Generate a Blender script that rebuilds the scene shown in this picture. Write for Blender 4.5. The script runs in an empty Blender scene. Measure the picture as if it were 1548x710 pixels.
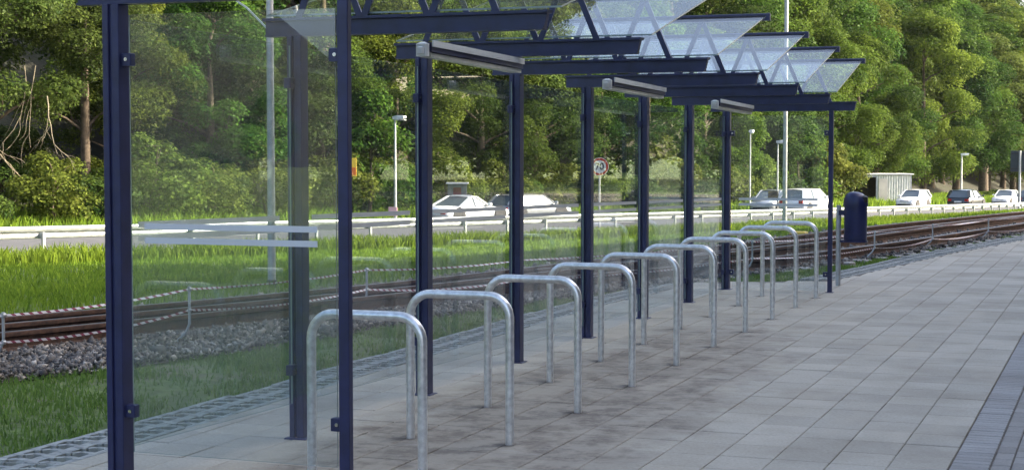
import bpy, bmesh, math, random
import numpy as np
from mathutils import Vector, Matrix

R = math.radians
sc = bpy.context.scene
col = sc.collection
random.seed(4); rng = np.random.default_rng(7)

# ------------------------------------------------------------------ camera
YAW, PITCH = R(20.68), R(2.99)
cam_d = bpy.data.cameras.new('camera'); cam = bpy.data.objects.new('camera', cam_d); col.objects.link(cam)
cam.location = (0, 0, 1.65); cam.rotation_euler = (math.pi/2 - PITCH, 0, YAW)
cam_d.sensor_width = 36; cam_d.lens = 36*2450/1548; cam_d.clip_end = 3000; cam_d.clip_start = .1
sc.camera = cam

# ------------------------------------------------------------------ light
SUN_EL = R(29); SUN_AZ = math.atan2(.92, .39)          # azimuth from +Y towards +X
w = bpy.data.worlds.new('World'); sc.world = w; w.use_nodes = True
nt = w.node_tree; bg = nt.nodes['Background']
sky = nt.nodes.new('ShaderNodeTexSky'); sky.sky_type = 'NISHITA'; sky.sun_disc = False
sky.sun_elevation = SUN_EL; sky.sun_rotation = SUN_AZ; sky.air_density = .75; sky.dust_density = 4.5; sky.ozone_density = .2
nt.links.new(sky.outputs[0], bg.inputs[0]); bg.inputs[1].default_value = .15
sl = bpy.data.lights.new('sun', 'SUN'); sl.energy = 3.4; sl.angle = R(.53); sl.color = (1, .88, .66)
so = bpy.data.objects.new('sun', sl); col.objects.link(so)
sd = Vector((math.sin(SUN_AZ)*math.cos(SUN_EL), math.cos(SUN_AZ)*math.cos(SUN_EL), math.sin(SUN_EL)))
so.rotation_euler = sd.to_track_quat('Z', 'Y').to_euler(); so.location = (30, 10, 30)
sc.view_settings.view_transform = 'Standard'; sc.view_settings.look = 'None'
sc.view_settings.gamma = 1; sc.view_settings.exposure = 2.1
sc.render.engine = 'CYCLES'
sc.cycles.max_bounces = 10; sc.cycles.transparent_max_bounces = 40; sc.cycles.glossy_bounces = 4
sc.cycles.diffuse_bounces = 3; sc.cycles.transmission_bounces = 6
sc.render.resolution_x = 1024; sc.render.resolution_y = 469

# ------------------------------------------------------------------ materials
def newmat(name):
    m = bpy.data.materials.new(name); m.use_nodes = True
    n = m.node_tree; p = n.nodes['Principled BSDF']
    return m, n, p
def pos_noise(n, scale, detail=4, rough=.6, coord='pos'):
    t = n.nodes.new('ShaderNodeTexNoise'); t.inputs['Scale'].default_value = scale
    t.inputs['Detail'].default_value = detail; t.inputs['Roughness'].default_value = rough
    if coord == 'pos':
        g = n.nodes.new('ShaderNodeNewGeometry'); n.links.new(g.outputs['Position'], t.inputs['Vector'])
    else:
        g = n.nodes.new('ShaderNodeTexCoord'); n.links.new(g.outputs['Object'], t.inputs['Vector'])
    return t
def ramp(n, src, stops):
    r = n.nodes.new('ShaderNodeValToRGB'); e = r.color_ramp.elements
    while len(e) < len(stops): e.new(.5)
    for el, (p, c) in zip(e, stops): el.position = p; el.color = (*c, 1) if len(c) == 3 else c
    n.links.new(src, r.inputs[0]); return r
def mixc(n, a, b, fac, mode='MIX'):
    m = n.nodes.new('ShaderNodeMix'); m.data_type = 'RGBA'; m.blend_type = mode
    for sock, v in ((m.inputs[0], fac), (m.inputs[6], a), (m.inputs[7], b)):
        if hasattr(v, 'is_output'): n.links.new(v, sock)
        else: sock.default_value = v if isinstance(v, (int, float)) else (*v, 1)
    return m.outputs[2]
def mth(n, op, a, b=0., c=None):
    m = n.nodes.new('ShaderNodeMath'); m.operation = op
    for i, v in enumerate((a, b) if c is None else (a, b, c)):
        if hasattr(v, 'is_output'): n.links.new(v, m.inputs[i])
        else: m.inputs[i].default_value = v
    return m.outputs[0]
def bump(n, p, src, strength=.3, dist=.01):
    b = n.nodes.new('ShaderNodeBump'); b.inputs['Strength'].default_value = strength; b.inputs['Distance'].default_value = dist
    n.links.new(src, b.inputs['Height']); n.links.new(b.outputs[0], p.inputs['Normal']); return b
def mat(name, c, rough=.6, metal=0., var=.25, scale=6., c2=None, bmp=0., bscale=60., spec=None, coat=0.):
    m, n, p = newmat(name)
    t = pos_noise(n, scale)
    lo = tuple(v*(1-var) for v in c); hi = c2 or tuple(min(1, v*(1+var)) for v in c)
    r = ramp(n, t.outputs[0], [(.3, lo), (.7, hi)])
    n.links.new(r.outputs[0], p.inputs['Base Color'])
    p.inputs['Roughness'].default_value = rough; p.inputs['Metallic'].default_value = metal
    if spec is not None: p.inputs['Specular IOR Level'].default_value = spec
    if coat: p.inputs['Coat Weight'].default_value = coat; p.inputs['Coat Roughness'].default_value = .05
    if bmp: bump(n, p, pos_noise(n, bscale, 3).outputs[0], bmp)
    return m
M = {}
M['navy'] = mat('navy_paint', (.017, .021, .072), .42, var=.28, scale=9, bmp=.03, bscale=120)
M['navybin'] = mat('navy_bin_paint', (.013, .018, .075), .35, var=.2, scale=7)
M['galv'] = mat('galvanised_steel', (.74, .75, .75), .28, .68, var=.22, scale=28, bmp=.05, bscale=90)
M['galv_dull'] = mat('weathered_galvanised_steel', (.42, .44, .45), .5, .55, var=.2, scale=8)
M['lamp_white'] = mat('lamp_white_plastic', (.68, .70, .72), .4, var=.08)
M['diffuser'] = mat('lamp_diffuser', (.52, .53, .50), .3, var=.12, scale=14)
M['bolt'] = mat('steel_bolt', (.6, .6, .6), .25, 1.)
M['dark'] = mat('dark_opening', (.012, .012, .014), .8)
M['rust'] = mat('rusty_steel', (.055, .030, .021), .85, .1, var=.45, scale=18, c2=(.105, .055, .034), bmp=.2, bscale=80)
M['railtop'] = mat('worn_rail_head', (.26, .25, .245), .4, .8, var=.2, scale=9)
M['sleeper'] = mat('concrete_sleeper', (.30, .29, .27), .9, var=.3, scale=10, bmp=.2)
M['asphalt'] = mat('asphalt', (.075, .078, .085), .85, var=.25, scale=3, bmp=.2, bscale=200)
M['roadpaint'] = mat('road_paint', (.65, .65, .62), .7, var=.15)
M['lattice'] = mat('grass_paver_concrete', (.30, .31, .29), .9, var=.3, scale=14, bmp=.25, bscale=110)
M['bark'] = mat('bark', (.085, .065, .045), .95, var=.5, scale=5, bmp=.5, bscale=20)
M['deadwood'] = mat('bleached_deadwood', (.20, .175, .12), .9, var=.4, scale=8)
M['shed_shade'] = mat('shed_shade', (.06, .045, .03), .95, var=.4, scale=4)
M['tyre'] = mat('tyre_rubber', (.02, .02, .02), .8)
M['rim'] = mat('alloy_rim', (.45, .45, .46), .35, .8)
M['plastic'] = mat('black_plastic', (.018, .018, .02), .6)
M['taillight'] = mat('red_lens', (.35, .015, .01), .2)
M['headlight'] = mat('clear_lens', (.6, .62, .64), .12)
M['plate'] = mat('number_plate', (.7, .7, .66), .4)
M['signwhite'] = mat('sign_white', (.72, .72, .72), .45, var=.06)
M['signred'] = mat('sign_red', (.42, .02, .025), .45, var=.08)
M['signblack'] = mat('sign_black', (.012, .012, .012), .5)
M['signyellow'] = mat('sign_yellow', (.72, .50, .05), .5, var=.08)
M['signorange'] = mat('sign_orange', (.65, .16, .03), .5, var=.08)
M['signpink'] = mat('sign_pink', (.72, .42, .48), .5, var=.1, scale=12)
M['corrugated'] = mat('pale_corrugated_metal', (.62, .63, .58), .5, .1, var=.14, scale=3)
M['reddoor'] = mat('dark_red_door', (.16, .02, .02), .6, var=.2)
M['hutgrey'] = mat('hut_grey', (.10, .11, .115), .85, var=.25)  # darkened to stand in for the shade on the hut
M['signback'] = mat('dark_sign_back', (.025, .035, .04), .6, var=.2)
M['machine_yellow'] = mat('machine_yellow', (.55, .38, .04), .5)
M['plaster'] = mat('plaster', (.55, .52, .46), .9, var=.1, scale=1.5)
M['shade_wall'] = mat('shade_building_wall', (.06, .042, .034), .9, var=.25, scale=2)  # wall of the added building, dark for the pane reflections
M['roof_tile'] = mat('roof_tile', (.20, .08, .05), .85, var=.3, scale=3)
def carpaint(name, c, metal=0.):
    return mat(name, c, .3, metal, var=.04, scale=2, coat=1.)
M['car_white'] = carpaint('white_car_paint', (.78, .79, .80))
M['car_silver'] = carpaint('silver_car_paint', (.42, .44, .47), .6)
M['car_black'] = carpaint('black_car_paint', (.012, .016, .018))
M['car_dark'] = carpaint('dark_grey_car_paint', (.05, .055, .06), .3)
m, n, p = newmat('car_glass'); p.inputs['Base Color'].default_value = (.10, .125, .14, 1); p.inputs['Roughness'].default_value = .04
p.inputs['Specular IOR Level'].default_value = .9; M['carglass'] = m

def glass_mat(name, tint, dust, dustcol, scale=3., transl=False, f0=.055, f9=.9):
    m = bpy.data.materials.new(name); m.use_nodes = True; n = m.node_tree; n.nodes.clear()
    out = n.nodes.new('ShaderNodeOutputMaterial')
    tr = n.nodes.new('ShaderNodeBsdfTransparent'); tr.inputs[0].default_value = (*tint, 1)
    gl = n.nodes.new('ShaderNodeBsdfGlossy'); gl.inputs['Roughness'].default_value = .004; gl.inputs[0].default_value = (1, 1, 1, 1)
    lw = n.nodes.new('ShaderNodeLayerWeight'); lw.inputs[0].default_value = .5
    fr = mth(n, 'MULTIPLY_ADD', mth(n, 'POWER', lw.outputs['Facing'], 5.), f9, f0)
    a = n.nodes.new('ShaderNodeMixShader'); n.links.new(fr, a.inputs[0]); n.links.new(tr.outputs[0], a.inputs[1]); n.links.new(gl.outputs[0], a.inputs[2])
    df = n.nodes.new('ShaderNodeBsdfDiffuse'); df.inputs[0].default_value = (*dustcol, 1)
    last = df.outputs[0]
    if transl:
        tl = n.nodes.new('ShaderNodeBsdfTranslucent'); tl.inputs[0].default_value = (*dustcol, 1)
        mm = n.nodes.new('ShaderNodeMixShader'); mm.inputs[0].default_value = .6
        n.links.new(df.outputs[0], mm.inputs[1]); n.links.new(tl.outputs[0], mm.inputs[2]); last = mm.outputs[0]
    t = pos_noise(n, scale, 5, .65)
    mr = n.nodes.new('ShaderNodeMapRange'); mr.inputs[1].default_value = .35; mr.inputs[2].default_value = .75
    mr.inputs[3].default_value = dust*.45; mr.inputs[4].default_value = dust*1.7
    n.links.new(t.outputs[0], mr.inputs[0])
    b = n.nodes.new('ShaderNodeMixShader'); n.links.new(mr.outputs[0], b.inputs[0]); n.links.new(a.outputs[0], b.inputs[1]); n.links.new(last, b.inputs[2])
    n.links.new(b.outputs[0], out.inputs[0]); return m
M['glass'] = glass_mat('clear_glass', (.93, .96, .97), .017, (.5, .54, .56))
M['glass_edge'] = mat('glass_edge', (.22, .28, .27), .25, var=.1)
M['glass_roof'] = glass_mat('dusty_roof_glass', (.93, .96, .95), .04, (.72, .69, .63), 2.2, True, .03, .26)
M['stripe'] = mat('frosted_stripe', (.60, .62, .63), .7, var=.04)

# foliage: colour from a per-leaf attribute plus a per-object shift
def leaf_mat(name, dark, light, trans=.35):
    m = bpy.data.materials.new(name); m.use_nodes = True; n = m.node_tree; n.nodes.clear()
    out = n.nodes.new('ShaderNodeOutputMaterial')
    at = n.nodes.new('ShaderNodeAttribute'); at.attribute_name = 'v'
    r = ramp(n, at.outputs['Fac'], [(0., dark), (1., light)])
    oi = n.nodes.new('ShaderNodeObjectInfo')
    hs = n.nodes.new('ShaderNodeHueSaturation')
    mr = n.nodes.new('ShaderNodeMapRange'); mr.inputs[3].default_value = .468; mr.inputs[4].default_value = .522
    n.links.new(oi.outputs['Random'], mr.inputs[0]); n.links.new(mr.outputs[0], hs.inputs['Hue'])
    v2 = mth(n, 'MULTIPLY_ADD', oi.outputs['Random'], 2.37, .1); v2 = mth(n, 'FRACT', v2, 0)
    v2 = mth(n, 'MULTIPLY_ADD', v2, .5, .78); n.links.new(v2, hs.inputs['Value'])
    n.links.new(r.outputs[0], hs.inputs['Color'])
    d = n.nodes.new('ShaderNodeBsdfDiffuse'); n.links.new(hs.outputs[0], d.inputs[0])
    t = n.nodes.new('ShaderNodeBsdfTranslucent')
    yl = mixc(n, hs.outputs[0], (1.0, 1.0, .35), .35, 'MULTIPLY'); br = n.nodes.new('ShaderNodeBrightContrast'); n.links.new(yl, br.inputs[0]); br.inputs[1].default_value = .02
    n.links.new(br.outputs[0], t.inputs[0])
    x = n.nodes.new('ShaderNodeMixShader'); x.inputs[0].default_value = trans; n.links.new(d.outputs[0], x.inputs[1]); n.links.new(t.outputs[0], x.inputs[2])
    g = n.nodes.new('ShaderNodeBsdfGlossy'); g.inputs['Roughness'].default_value = .42; g.inputs[0].default_value = (.9, .95, .9, 1)
    y = n.nodes.new('ShaderNodeMixShader'); y.inputs[0].default_value = .004; n.links.new(x.outputs[0], y.inputs[1]); n.links.new(g.outputs[0], y.inputs[2])
    n.links.new(y.outputs[0], out.inputs[0]); return m
M['leaf_a'] = leaf_mat('broad_leaves', (.012, .038, .006), (.082, .150, .018))
M['leaf_b'] = leaf_mat('light_leaves', (.020, .052, .008), (.120, .185, .022))
M['leaf_c'] = leaf_mat('olive_leaves', (.016, .038, .008), (.098, .140, .028))
M['leaf_s'] = leaf_mat('shrub_leaves', (.026, .056, .009), (.155, .210, .036))
M['grass'] = leaf_mat('grass_blades', (.065, .115, .012), (.205, .285, .030), .35)
M['grass_near'] = leaf_mat('short_grass_blades', (.115, .190, .045), (.25, .36, .085), .5)

# ground: grass and soil blotches
m, n, p = newmat('ground_turf')
t1 = pos_noise(n, .9, 6); t2 = pos_noise(n, 9, 4)
c1 = ramp(n, t1.outputs[0], [(.35, (.105, .145, .040)), (.55, (.095, .150, .035)), (.68, (.155, .135, .085))])
c2 = ramp(n, t2.outputs[0], [(.3, (.55, .55, .5)), (.75, (1.2, 1.2, 1.1))])
n.links.new(mixc(n, c1.outputs[0], c2.outputs[0], 1., 'MULTIPLY'), p.inputs['Base Color']); p.inputs['Roughness'].default_value = .95
bump(n, p, t2.outputs[0], .6, .05); M['turf'] = m
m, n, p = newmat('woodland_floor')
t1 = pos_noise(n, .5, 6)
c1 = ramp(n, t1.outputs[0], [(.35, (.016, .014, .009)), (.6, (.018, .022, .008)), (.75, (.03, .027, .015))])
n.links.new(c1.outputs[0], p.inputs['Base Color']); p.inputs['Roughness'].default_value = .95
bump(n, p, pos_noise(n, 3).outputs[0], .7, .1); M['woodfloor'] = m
# ballast
def ballast_mat(name, island):
    m, n, p = newmat(name)
    if island:
        g = n.nodes.new('ShaderNodeAttribute'); g.attribute_name = 'v'; src = g.outputs['Fac']
    else:
        v = n.nodes.new('ShaderNodeTexVoronoi'); v.inputs['Scale'].default_value = 20
        g = n.nodes.new('ShaderNodeNewGeometry'); n.links.new(g.outputs['Position'], v.inputs['Vector'])
        s = n.nodes.new('ShaderNodeSeparateColor'); n.links.new(v.outputs['Color'], s.inputs[0]); src = s.outputs[0]
        bump(n, p, v.outputs['Distance'], .9, .03)
    c = ramp(n, src, [(0, (.048, .046, .046)), (.45, (.115, .110, .104)), (.82, (.22, .205, .18)), (1, (.45, .42, .37))])
    t = pos_noise(n, 1.2, 4)
    tint = ramp(n, t.outputs[0], [(.4, (1, 1, 1)), (.7, (.85, .74, .62))])
    n.links.new(mixc(n, c.outputs[0], tint.outputs[0], 1., 'MULTIPLY'), p.inputs['Base Color']); p.inputs['Roughness'].default_value = .9
    return m
M['ballast'] = ballast_mat('ballast_stone', True); M['ballast_bed'] = ballast_mat('ballast_bed', False)

# paving: grey concrete, per-slab shift, trodden dirt stains with a shape of their own
def paving_mat(name, base, per_object, stain=True):
    m, n, p = newmat(name)
    if per_object:
        o = n.nodes.new('ShaderNodeObjectInfo'); rnd = o.outputs['Random']
    else:
        g = n.nodes.new('ShaderNodeNewGeometry'); rnd = g.outputs['Random Per Island']
    k = mth(n, 'MULTIPLY_ADD', rnd, .20, .90)
    g = n.nodes.new('ShaderNodeNewGeometry'); sx = n.nodes.new('ShaderNodeSeparateXYZ'); n.links.new(g.outputs['Position'], sx.inputs[0])
    f = pos_noise(n, 55, 3); big = pos_noise(n, 1.1, 5, .65)
    fine = ramp(n, f.outputs[0], [(.3, (.86, .86, .86)), (.7, (1.1, 1.1, 1.1))])
    cc = mixc(n, base, fine.outputs[0], 1., 'MULTIPLY')
    hs = n.nodes.new('ShaderNodeHueSaturation'); n.links.new(cc, hs.inputs['Color']); n.links.new(k, hs.inputs['Value'])
    c = hs.outputs[0]
    bl = ramp(n, big.outputs[0], [(.42, (1.04, 1.04, 1.04)), (.68, (.80, .78, .75))]); c = mixc(n, c, bl.outputs[0], 1., 'MULTIPLY')
    if stain:
        # brown trodden earth round the cycle stands: a band along the row, broken by noise
        dx = mth(n, 'ABSOLUTE', mth(n, 'ADD', sx.outputs[0], 3.35)); dx = mth(n, 'DIVIDE', dx, 1.0)
        dy = mth(n, 'ABSOLUTE', mth(n, 'ADD', sx.outputs[1], -9.8)); dy = mth(n, 'DIVIDE', dy, 5.6)
        e = mth(n, 'SUBTRACT', 1., mth(n, 'ADD', mth(n, 'MULTIPLY', dx, dx), mth(n, 'MULTIPLY', dy, dy)))
        sn = pos_noise(n, 1.9, 6, .7)
        e = mth(n, 'MULTIPLY', mth(n, 'MAXIMUM', mth(n, 'ADD', e, mth(n, 'MULTIPLY_ADD', sn.outputs[0], 2.4, -1.10)), 0), 1.05)
        e = mth(n, 'MINIMUM', e, .72)
        c = mixc(n, c, (.26, .228, .18), e)
        sn3 = pos_noise(n, 3.4, 7, .75)
        e3 = mth(n, 'MULTIPLY', mth(n, 'MAXIMUM', mth(n, 'MULTIPLY_ADD', sn3.outputs[0], 6.0, -2.75), 0), mth(n, 'MULTIPLY', e, 1.5)); e3 = mth(n, 'MINIMUM', e3, .8)
        c = mixc(n, c, (.135, .112, .088), e3)
        # dark earth at the foot of each stand
        fy = mth(n, 'FRACT', mth(n, 'DIVIDE', mth(n, 'ADD', sx.outputs[1], -7.235+1.209*.5), 1.209)); fy = mth(n, 'MULTIPLY', mth(n, 'SUBTRACT', fy, .5), 1.209)
        fx = mth(n, 'MINIMUM', mth(n, 'ABSOLUTE', mth(n, 'ADD', sx.outputs[0], 3.22)), mth(n, 'ABSOLUTE', mth(n, 'ADD', sx.outputs[0], 3.83)))
        fr_ = mth(n, 'SQRT', mth(n, 'ADD', mth(n, 'MULTIPLY', fx, fx), mth(n, 'MULTIPLY', fy, fy))); sn2 = pos_noise(n, 9, 4, .7)
        fm = mth(n, 'MULTIPLY', mth(n, 'SUBTRACT', mth(n, 'MULTIPLY_ADD', sn2.outputs[0], .20, .0), fr_), 12.); fm = mth(n, 'MINIMUM', mth(n, 'MAXIMUM', fm, 0), .85)
        iny = mth(n, 'MULTIPLY', mth(n, 'GREATER_THAN', sx.outputs[1], 6.8), mth(n, 'LESS_THAN', sx.outputs[1], 18.7)); c = mixc(n, c, (.05, .04, .034), mth(n, 'MULTIPLY', fm, iny))
        # pale scuffs
        sm2 = n.nodes.new('ShaderNodeTexNoise'); sm2.inputs['Scale'].default_value = 3.; sm2.inputs['Detail'].default_value = 5
        mp = n.nodes.new('ShaderNodeMapping'); mp.inputs['Scale'].default_value = (1.2, 4., 1.); mp.inputs['Rotation'].default_value = (0, 0, .5); g9 = n.nodes.new('ShaderNodeNewGeometry')
        n.links.new(g9.outputs['Position'], mp.inputs[0]); n.links.new(mp.outputs[0], sm2.inputs['Vector'])
        scf = ramp(n, sm2.outputs[0], [(.60, (0, 0, 0)), (.70, (.55, .55, .55))]); c = mixc(n, c, (.36, .345, .32), mth(n, 'MULTIPLY', scf.outputs[0], e))
        # scattered smaller blotches
        s2 = pos_noise(n, .75, 6, .72)
        e2 = ramp(n, s2.outputs[0], [(.56, (0, 0, 0)), (.74, (.6, .6, .6))])
        c = mixc(n, c, (.22, .19, .15), e2.outputs[0])
        # pale sandy smears drawn out along the platform
        t9 = n.nodes.new('ShaderNodeTexNoise'); t9.inputs['Scale'].default_value = 1.; t9.inputs['Detail'].default_value = 6; t9.inputs['Roughness'].default_value = .68
        mp9 = n.nodes.new('ShaderNodeMapping'); mp9.inputs['Scale'].default_value = (1.6, .45, 1.); mp9.inputs['Rotation'].default_value = (0, 0, -.35); n.links.new(g.outputs['Position'], mp9.inputs[0]); n.links.new(mp9.outputs[0], t9.inputs['Vector'])
        e9 = ramp(n, t9.outputs[0], [(.50, (0, 0, 0)), (.66, (.55, .55, .55))]); c = mixc(n, c, (.43, .385, .30), e9.outputs[0])
    n.links.new(c, p.inputs['Base Color']); p.inputs['Roughness'].default_value = .85
    bump(n, p, f.outputs[0], .15, .004)
    return m
M['slab'] = paving_mat('paving_slab_concrete', (.40, .372, .305), True)
M['slab_field'] = paving_mat('paving_slab_concrete_far', (.40, .372, .305), False)
M['joint'] = mat('joint_sand', (.135, .120, .100), .95, var=.35, scale=12)
M['brick_lt'] = paving_mat('light_clinker', (.29, .285, .27), False, False)
M['brick_dk'] = paving_mat('blue_clinker', (.255, .245, .225), True, False)
m, n, p = newmat('barrier_tape_plastic')
uv = n.nodes.new('ShaderNodeUVMap'); uv.uv_map = 'UVMap'; sx = n.nodes.new('ShaderNodeSeparateXYZ'); n.links.new(uv.outputs[0], sx.inputs[0])
st = mth(n, 'GREATER_THAN', mth(n, 'FRACT', mth(n, 'MULTIPLY_ADD', sx.outputs[0], 13., sx.outputs[1])), .56)
n.links.new(mixc(n, (.74, .72, .72), (.26, .05, .09), st), p.inputs['Base Color']); p.inputs['Roughness'].default_value = .4; M['tape'] = m

# ------------------------------------------------------------------ mesh helpers
def link(o, parent=None):
    col.objects.link(o)
    if parent is not None: o.parent = parent
    return o
class MB:
    def __init__(s): s.v = []; s.f = []; s.mi = []; s.sm = []
    def add(s, vs, fs, mi=0, smooth=False):
        b = len(s.v); s.v += [tuple(x) for x in vs]
        for q in fs: s.f.append(tuple(i+b for i in q)); s.mi.append(mi); s.sm.append(smooth)
    def box(s, x0, x1, y0, y1, z0, z1, mi=0):
        vs = [(x, y, z) for z in (z0, z1) for y in (y0, y1) for x in (x0, x1)]
        s.add(vs, [(0, 2, 3, 1), (4, 5, 7, 6), (0, 1, 5, 4), (2, 6, 7, 3), (0, 4, 6, 2), (1, 3, 7, 5)], mi)
    def cbox(s, x0, x1, y0, y1, z0, z1, c=.004, mi=0):
        # chamfered vertical and top edges
        p = [(x0+c, y0), (x1-c, y0), (x1, y0+c), (x1, y1-c), (x1-c, y1), (x0+c, y1), (x0, y1-c), (x0, y0+c)]
        cx, cy = (x0+x1)/2, (y0+y1)/2
        vs = [(a, b, z0) for a, b in p]+[(a, b, z1-c) for a, b in p]
        q = [(max(x0+c*2, min(x1-c*2, a)), max(y0+c*2, min(y1-c*2, b))) for a, b in p]
        vs += [(a, b, z1) for a, b in q]
        fs = [tuple(range(16, 24)), tuple(range(7, -1, -1))]
        for r in (0, 8):
            for i in range(8): fs.append((r+i, r+(i+1) % 8, r+8+(i+1) % 8, r+8+i))
        s.add(vs, fs, mi)
    def tube(s, pts, rad, seg=10, mi=0, caps=True, smooth=True):
        pts = [Vector(p) for p in pts]; n = len(pts)
        rads = rad if hasattr(rad, '__len__') else [rad]*n
        up = None; vs = []
        for i, p in enumerate(pts):
            t = (pts[min(i+1, n-1)]-pts[max(i-1, 0)]).normalized()
            if up is None:
                a = Vector((0, 0, 1)) if abs(t.z) < .9 else Vector((1, 0, 0)); u = t.cross(a).normalized()
            else: u = (up - t*up.dot(t)).normalized()
            up = u; v = t.cross(u)
            for k in range(seg):
                a = 2*math.pi*k/seg; vs.append(p+(u*math.cos(a)+v*math.sin(a))*rads[i])
        fs = [(i*seg+k, i*seg+(k+1) % seg, (i+1)*seg+(k+1) % seg, (i+1)*seg+k) for i in range(n-1) for k in range(seg)]
        s.add(vs, fs, mi, smooth)
        if caps: s.add(vs[:seg], [tuple(range(seg-1, -1, -1))], mi); s.add(vs[-seg:], [tuple(range(seg))], mi)
    def bar(s, a, b, w_, h_, mi=0):
        a, b = Vector(a), Vector(b); t = (b-a).normalized(); u = t.cross(Vector((0, 0, 1)))
        u = u.normalized() if u.length > 1e-4 else Vector((1, 0, 0)); v = u.cross(t)
        vs = [p+u*i*w_/2+v*j*h_/2 for p in (a, b) for i, j in ((-1, -1), (1, -1), (1, 1), (-1, 1))]
        s.add(vs, [(3, 2, 1, 0), (4, 5, 6, 7)]+[(k, (k+1) % 4, 4+(k+1) % 4, 4+k) for k in range(4)], mi)
    def prism(s, poly, z0, z1, mi=0):
        n = len(poly); s.add([(x, y, z0) for x, y in poly]+[(x, y, z1) for x, y in poly],
              [tuple(range(n-1, -1, -1)), tuple(range(n, 2*n))]+[(i, (i+1) % n, n+(i+1) % n, n+i) for i in range(n)], mi)
    def sweep(s, path, prof, mi=0, caps=True, smooth=False):
        # path: list of (x,y,z); prof: closed list of (offset to the left of travel, dz)
        n = len(path); k = len(prof); vs = []
        for i, p in enumerate(path):
            a, b = path[max(i-1, 0)], path[min(i+1, n-1)]; d = Vector((b[0]-a[0], b[1]-a[1], 0)).normalized()
            l = Vector((-d.y, d.x, 0))
            for o_, z_ in prof: vs.append((p[0]+l.x*o_, p[1]+l.y*o_, p[2]+z_))
        fs = [(i*k+j, i*k+(j+1) % k, (i+1)*k+(j+1) % k, (i+1)*k+j) for i in range(n-1) for j in range(k)]
        if caps: fs += [tuple(range(k-1, -1, -1)), tuple(range((n-1)*k, n*k))]
        s.add(vs, fs, mi, smooth)
    def mesh(s, name, mats):
        me = bpy.data.meshes.new(name); me.from_pydata(s.v, [], s.f); me.update()
        for m_ in (mats if isinstance(mats, (list, tuple)) else [mats]): me.materials.append(m_)
        me.polygons.foreach_set('material_index', s.mi); me.polygons.foreach_set('use_smooth', s.sm)
        bm = bmesh.new(); bm.from_mesh(me); bmesh.ops.recalc_face_normals(bm, faces=bm.faces); bm.to_mesh(me); bm.free()
        return me
    def build(s, name, mats, parent=None):
        return link(bpy.data.objects.new(name, s.mesh(name, mats)), parent)
def empty(name, loc=(0, 0, 0), rz=0):
    o = bpy.data.objects.new(name, None); o.location = loc; o.rotation_euler = (0, 0, rz); o.empty_display_size = .2
    return link(o)
def tag(o, label=None, cat=None, group=None, kind=None):
    if label: o['label'] = label
    if cat: o['category'] = cat
    if group: o['group'] = group
    if kind: o['kind'] = kind
    return o
def copy_tree(o, parent=None):
    c = o.copy(); link(c, parent)
    for ch in [q for q in o.children]: copy_tree(ch, c)
    return c
def np_mesh(name, verts, faces_n, matl, attr=None, smooth=False):
    """verts (N,3); faces_n (F,k) index array; attr: per-vertex float 'v'"""
    me = bpy.data.meshes.new(name); nv = len(verts); nf, k = faces_n.shape
    me.vertices.add(nv); me.vertices.foreach_set('co', np.ascontiguousarray(verts, dtype=np.float32).ravel())
    me.loops.add(nf*k); me.loops.foreach_set('vertex_index', np.ascontiguousarray(faces_n, dtype=np.int32).ravel())
    me.polygons.add(nf); me.polygons.foreach_set('loop_start', np.arange(0, nf*k, k, dtype=np.int32))
    me.polygons.foreach_set('loop_total', np.full(nf, k, dtype=np.int32))
    if smooth: me.polygons.foreach_set('use_smooth', np.ones(nf, dtype=bool))
    me.materials.append(matl); me.update(calc_edges=True)
    if attr is not None:
        a = me.attributes.new('v', 'FLOAT', 'POINT'); a.data.foreach_set('value', np.asarray(attr, dtype=np.float32))
    return me
def spline(ctrl, step=.5):
    c = np.array(ctrl, float); out = []
    P = np.vstack([2*c[0]-c[1], c, 2*c[-1]-c[-2]])
    for i in range(1, len(P)-2):
        n_ = max(1, int(np.linalg.norm(P[i+1]-P[i])/step))
        for t in np.arange(n_)/n_:
            a, b, d, e = P[i-1], P[i], P[i+1], P[i+2]
            out.append(.5*((2*b)+(-a+d)*t+(2*a-5*b+4*d-e)*t*t+(-a+3*b-3*d+e)*t**3))
    out.append(c[-1]); return np.array(out)
def sstep(a, b, x): t = np.clip((x-a)/(b-a), 0, 1); return t*t*(3-2*t)

# ------------------------------------------------------------------ lines the place is laid out on
RN = spline([(-9.75, 7.6), (-8.95, 9.9), (-8.24, 11.84), (-7.55, 13.9), (-6.83, 16.1), (-6.08, 18.3), (-4.80, 21.8), (-3.98, 24.6), (-3.30, 27.6), (-2.65, 31), (-1.85, 35), (-.8, 40), (.4, 46)])
RB = spline([(-10.6, 7.4), (-9.02, 11.42), (-7.9, 14.4), (-7.22, 16.5), (-6.3, 20.1), (-5.3, 25), (-4.55, 29), (-3.9, 32), (-3.12, 35.4), (-2.2, 38.8), (-.6, 45), (1., 51)])
RA = spline([(-11.4, 7.4), (-9.38, 11.9), (-8.2, 15.1), (-7.55, 17.3), (-6.75, 21), (-5.85, 25.5), (-5.15, 29.6), (-4.5, 32.8), (-3.45, 37.), (-2.45, 40.8), (-.8, 47), (.8, 53)])
def guard_line(k0, k1):
    x, y = -19.98, 26.66; pts = {0: (x, y)}; h0, c1 = R(14.82), R(-.2)
    for k in range(0, k1):
        h = h0+c1*min(k, 44); x += 2*math.sin(h); y += 2*math.cos(h); pts[k+1] = (x, y)
    x, y = pts[0]
    for k in range(0, k0, -1):
        h = h0; x -= 2*math.sin(h); y -= 2*math.cos(h); pts[k-1] = (x, y)
    return pts
GL = guard_line(-45, 200)
GLa = np.array([GL[k] for k in sorted(GL)])
def ghead(k): return R(14.82)+R(-.2)*min(44, max(0, k))
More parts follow.
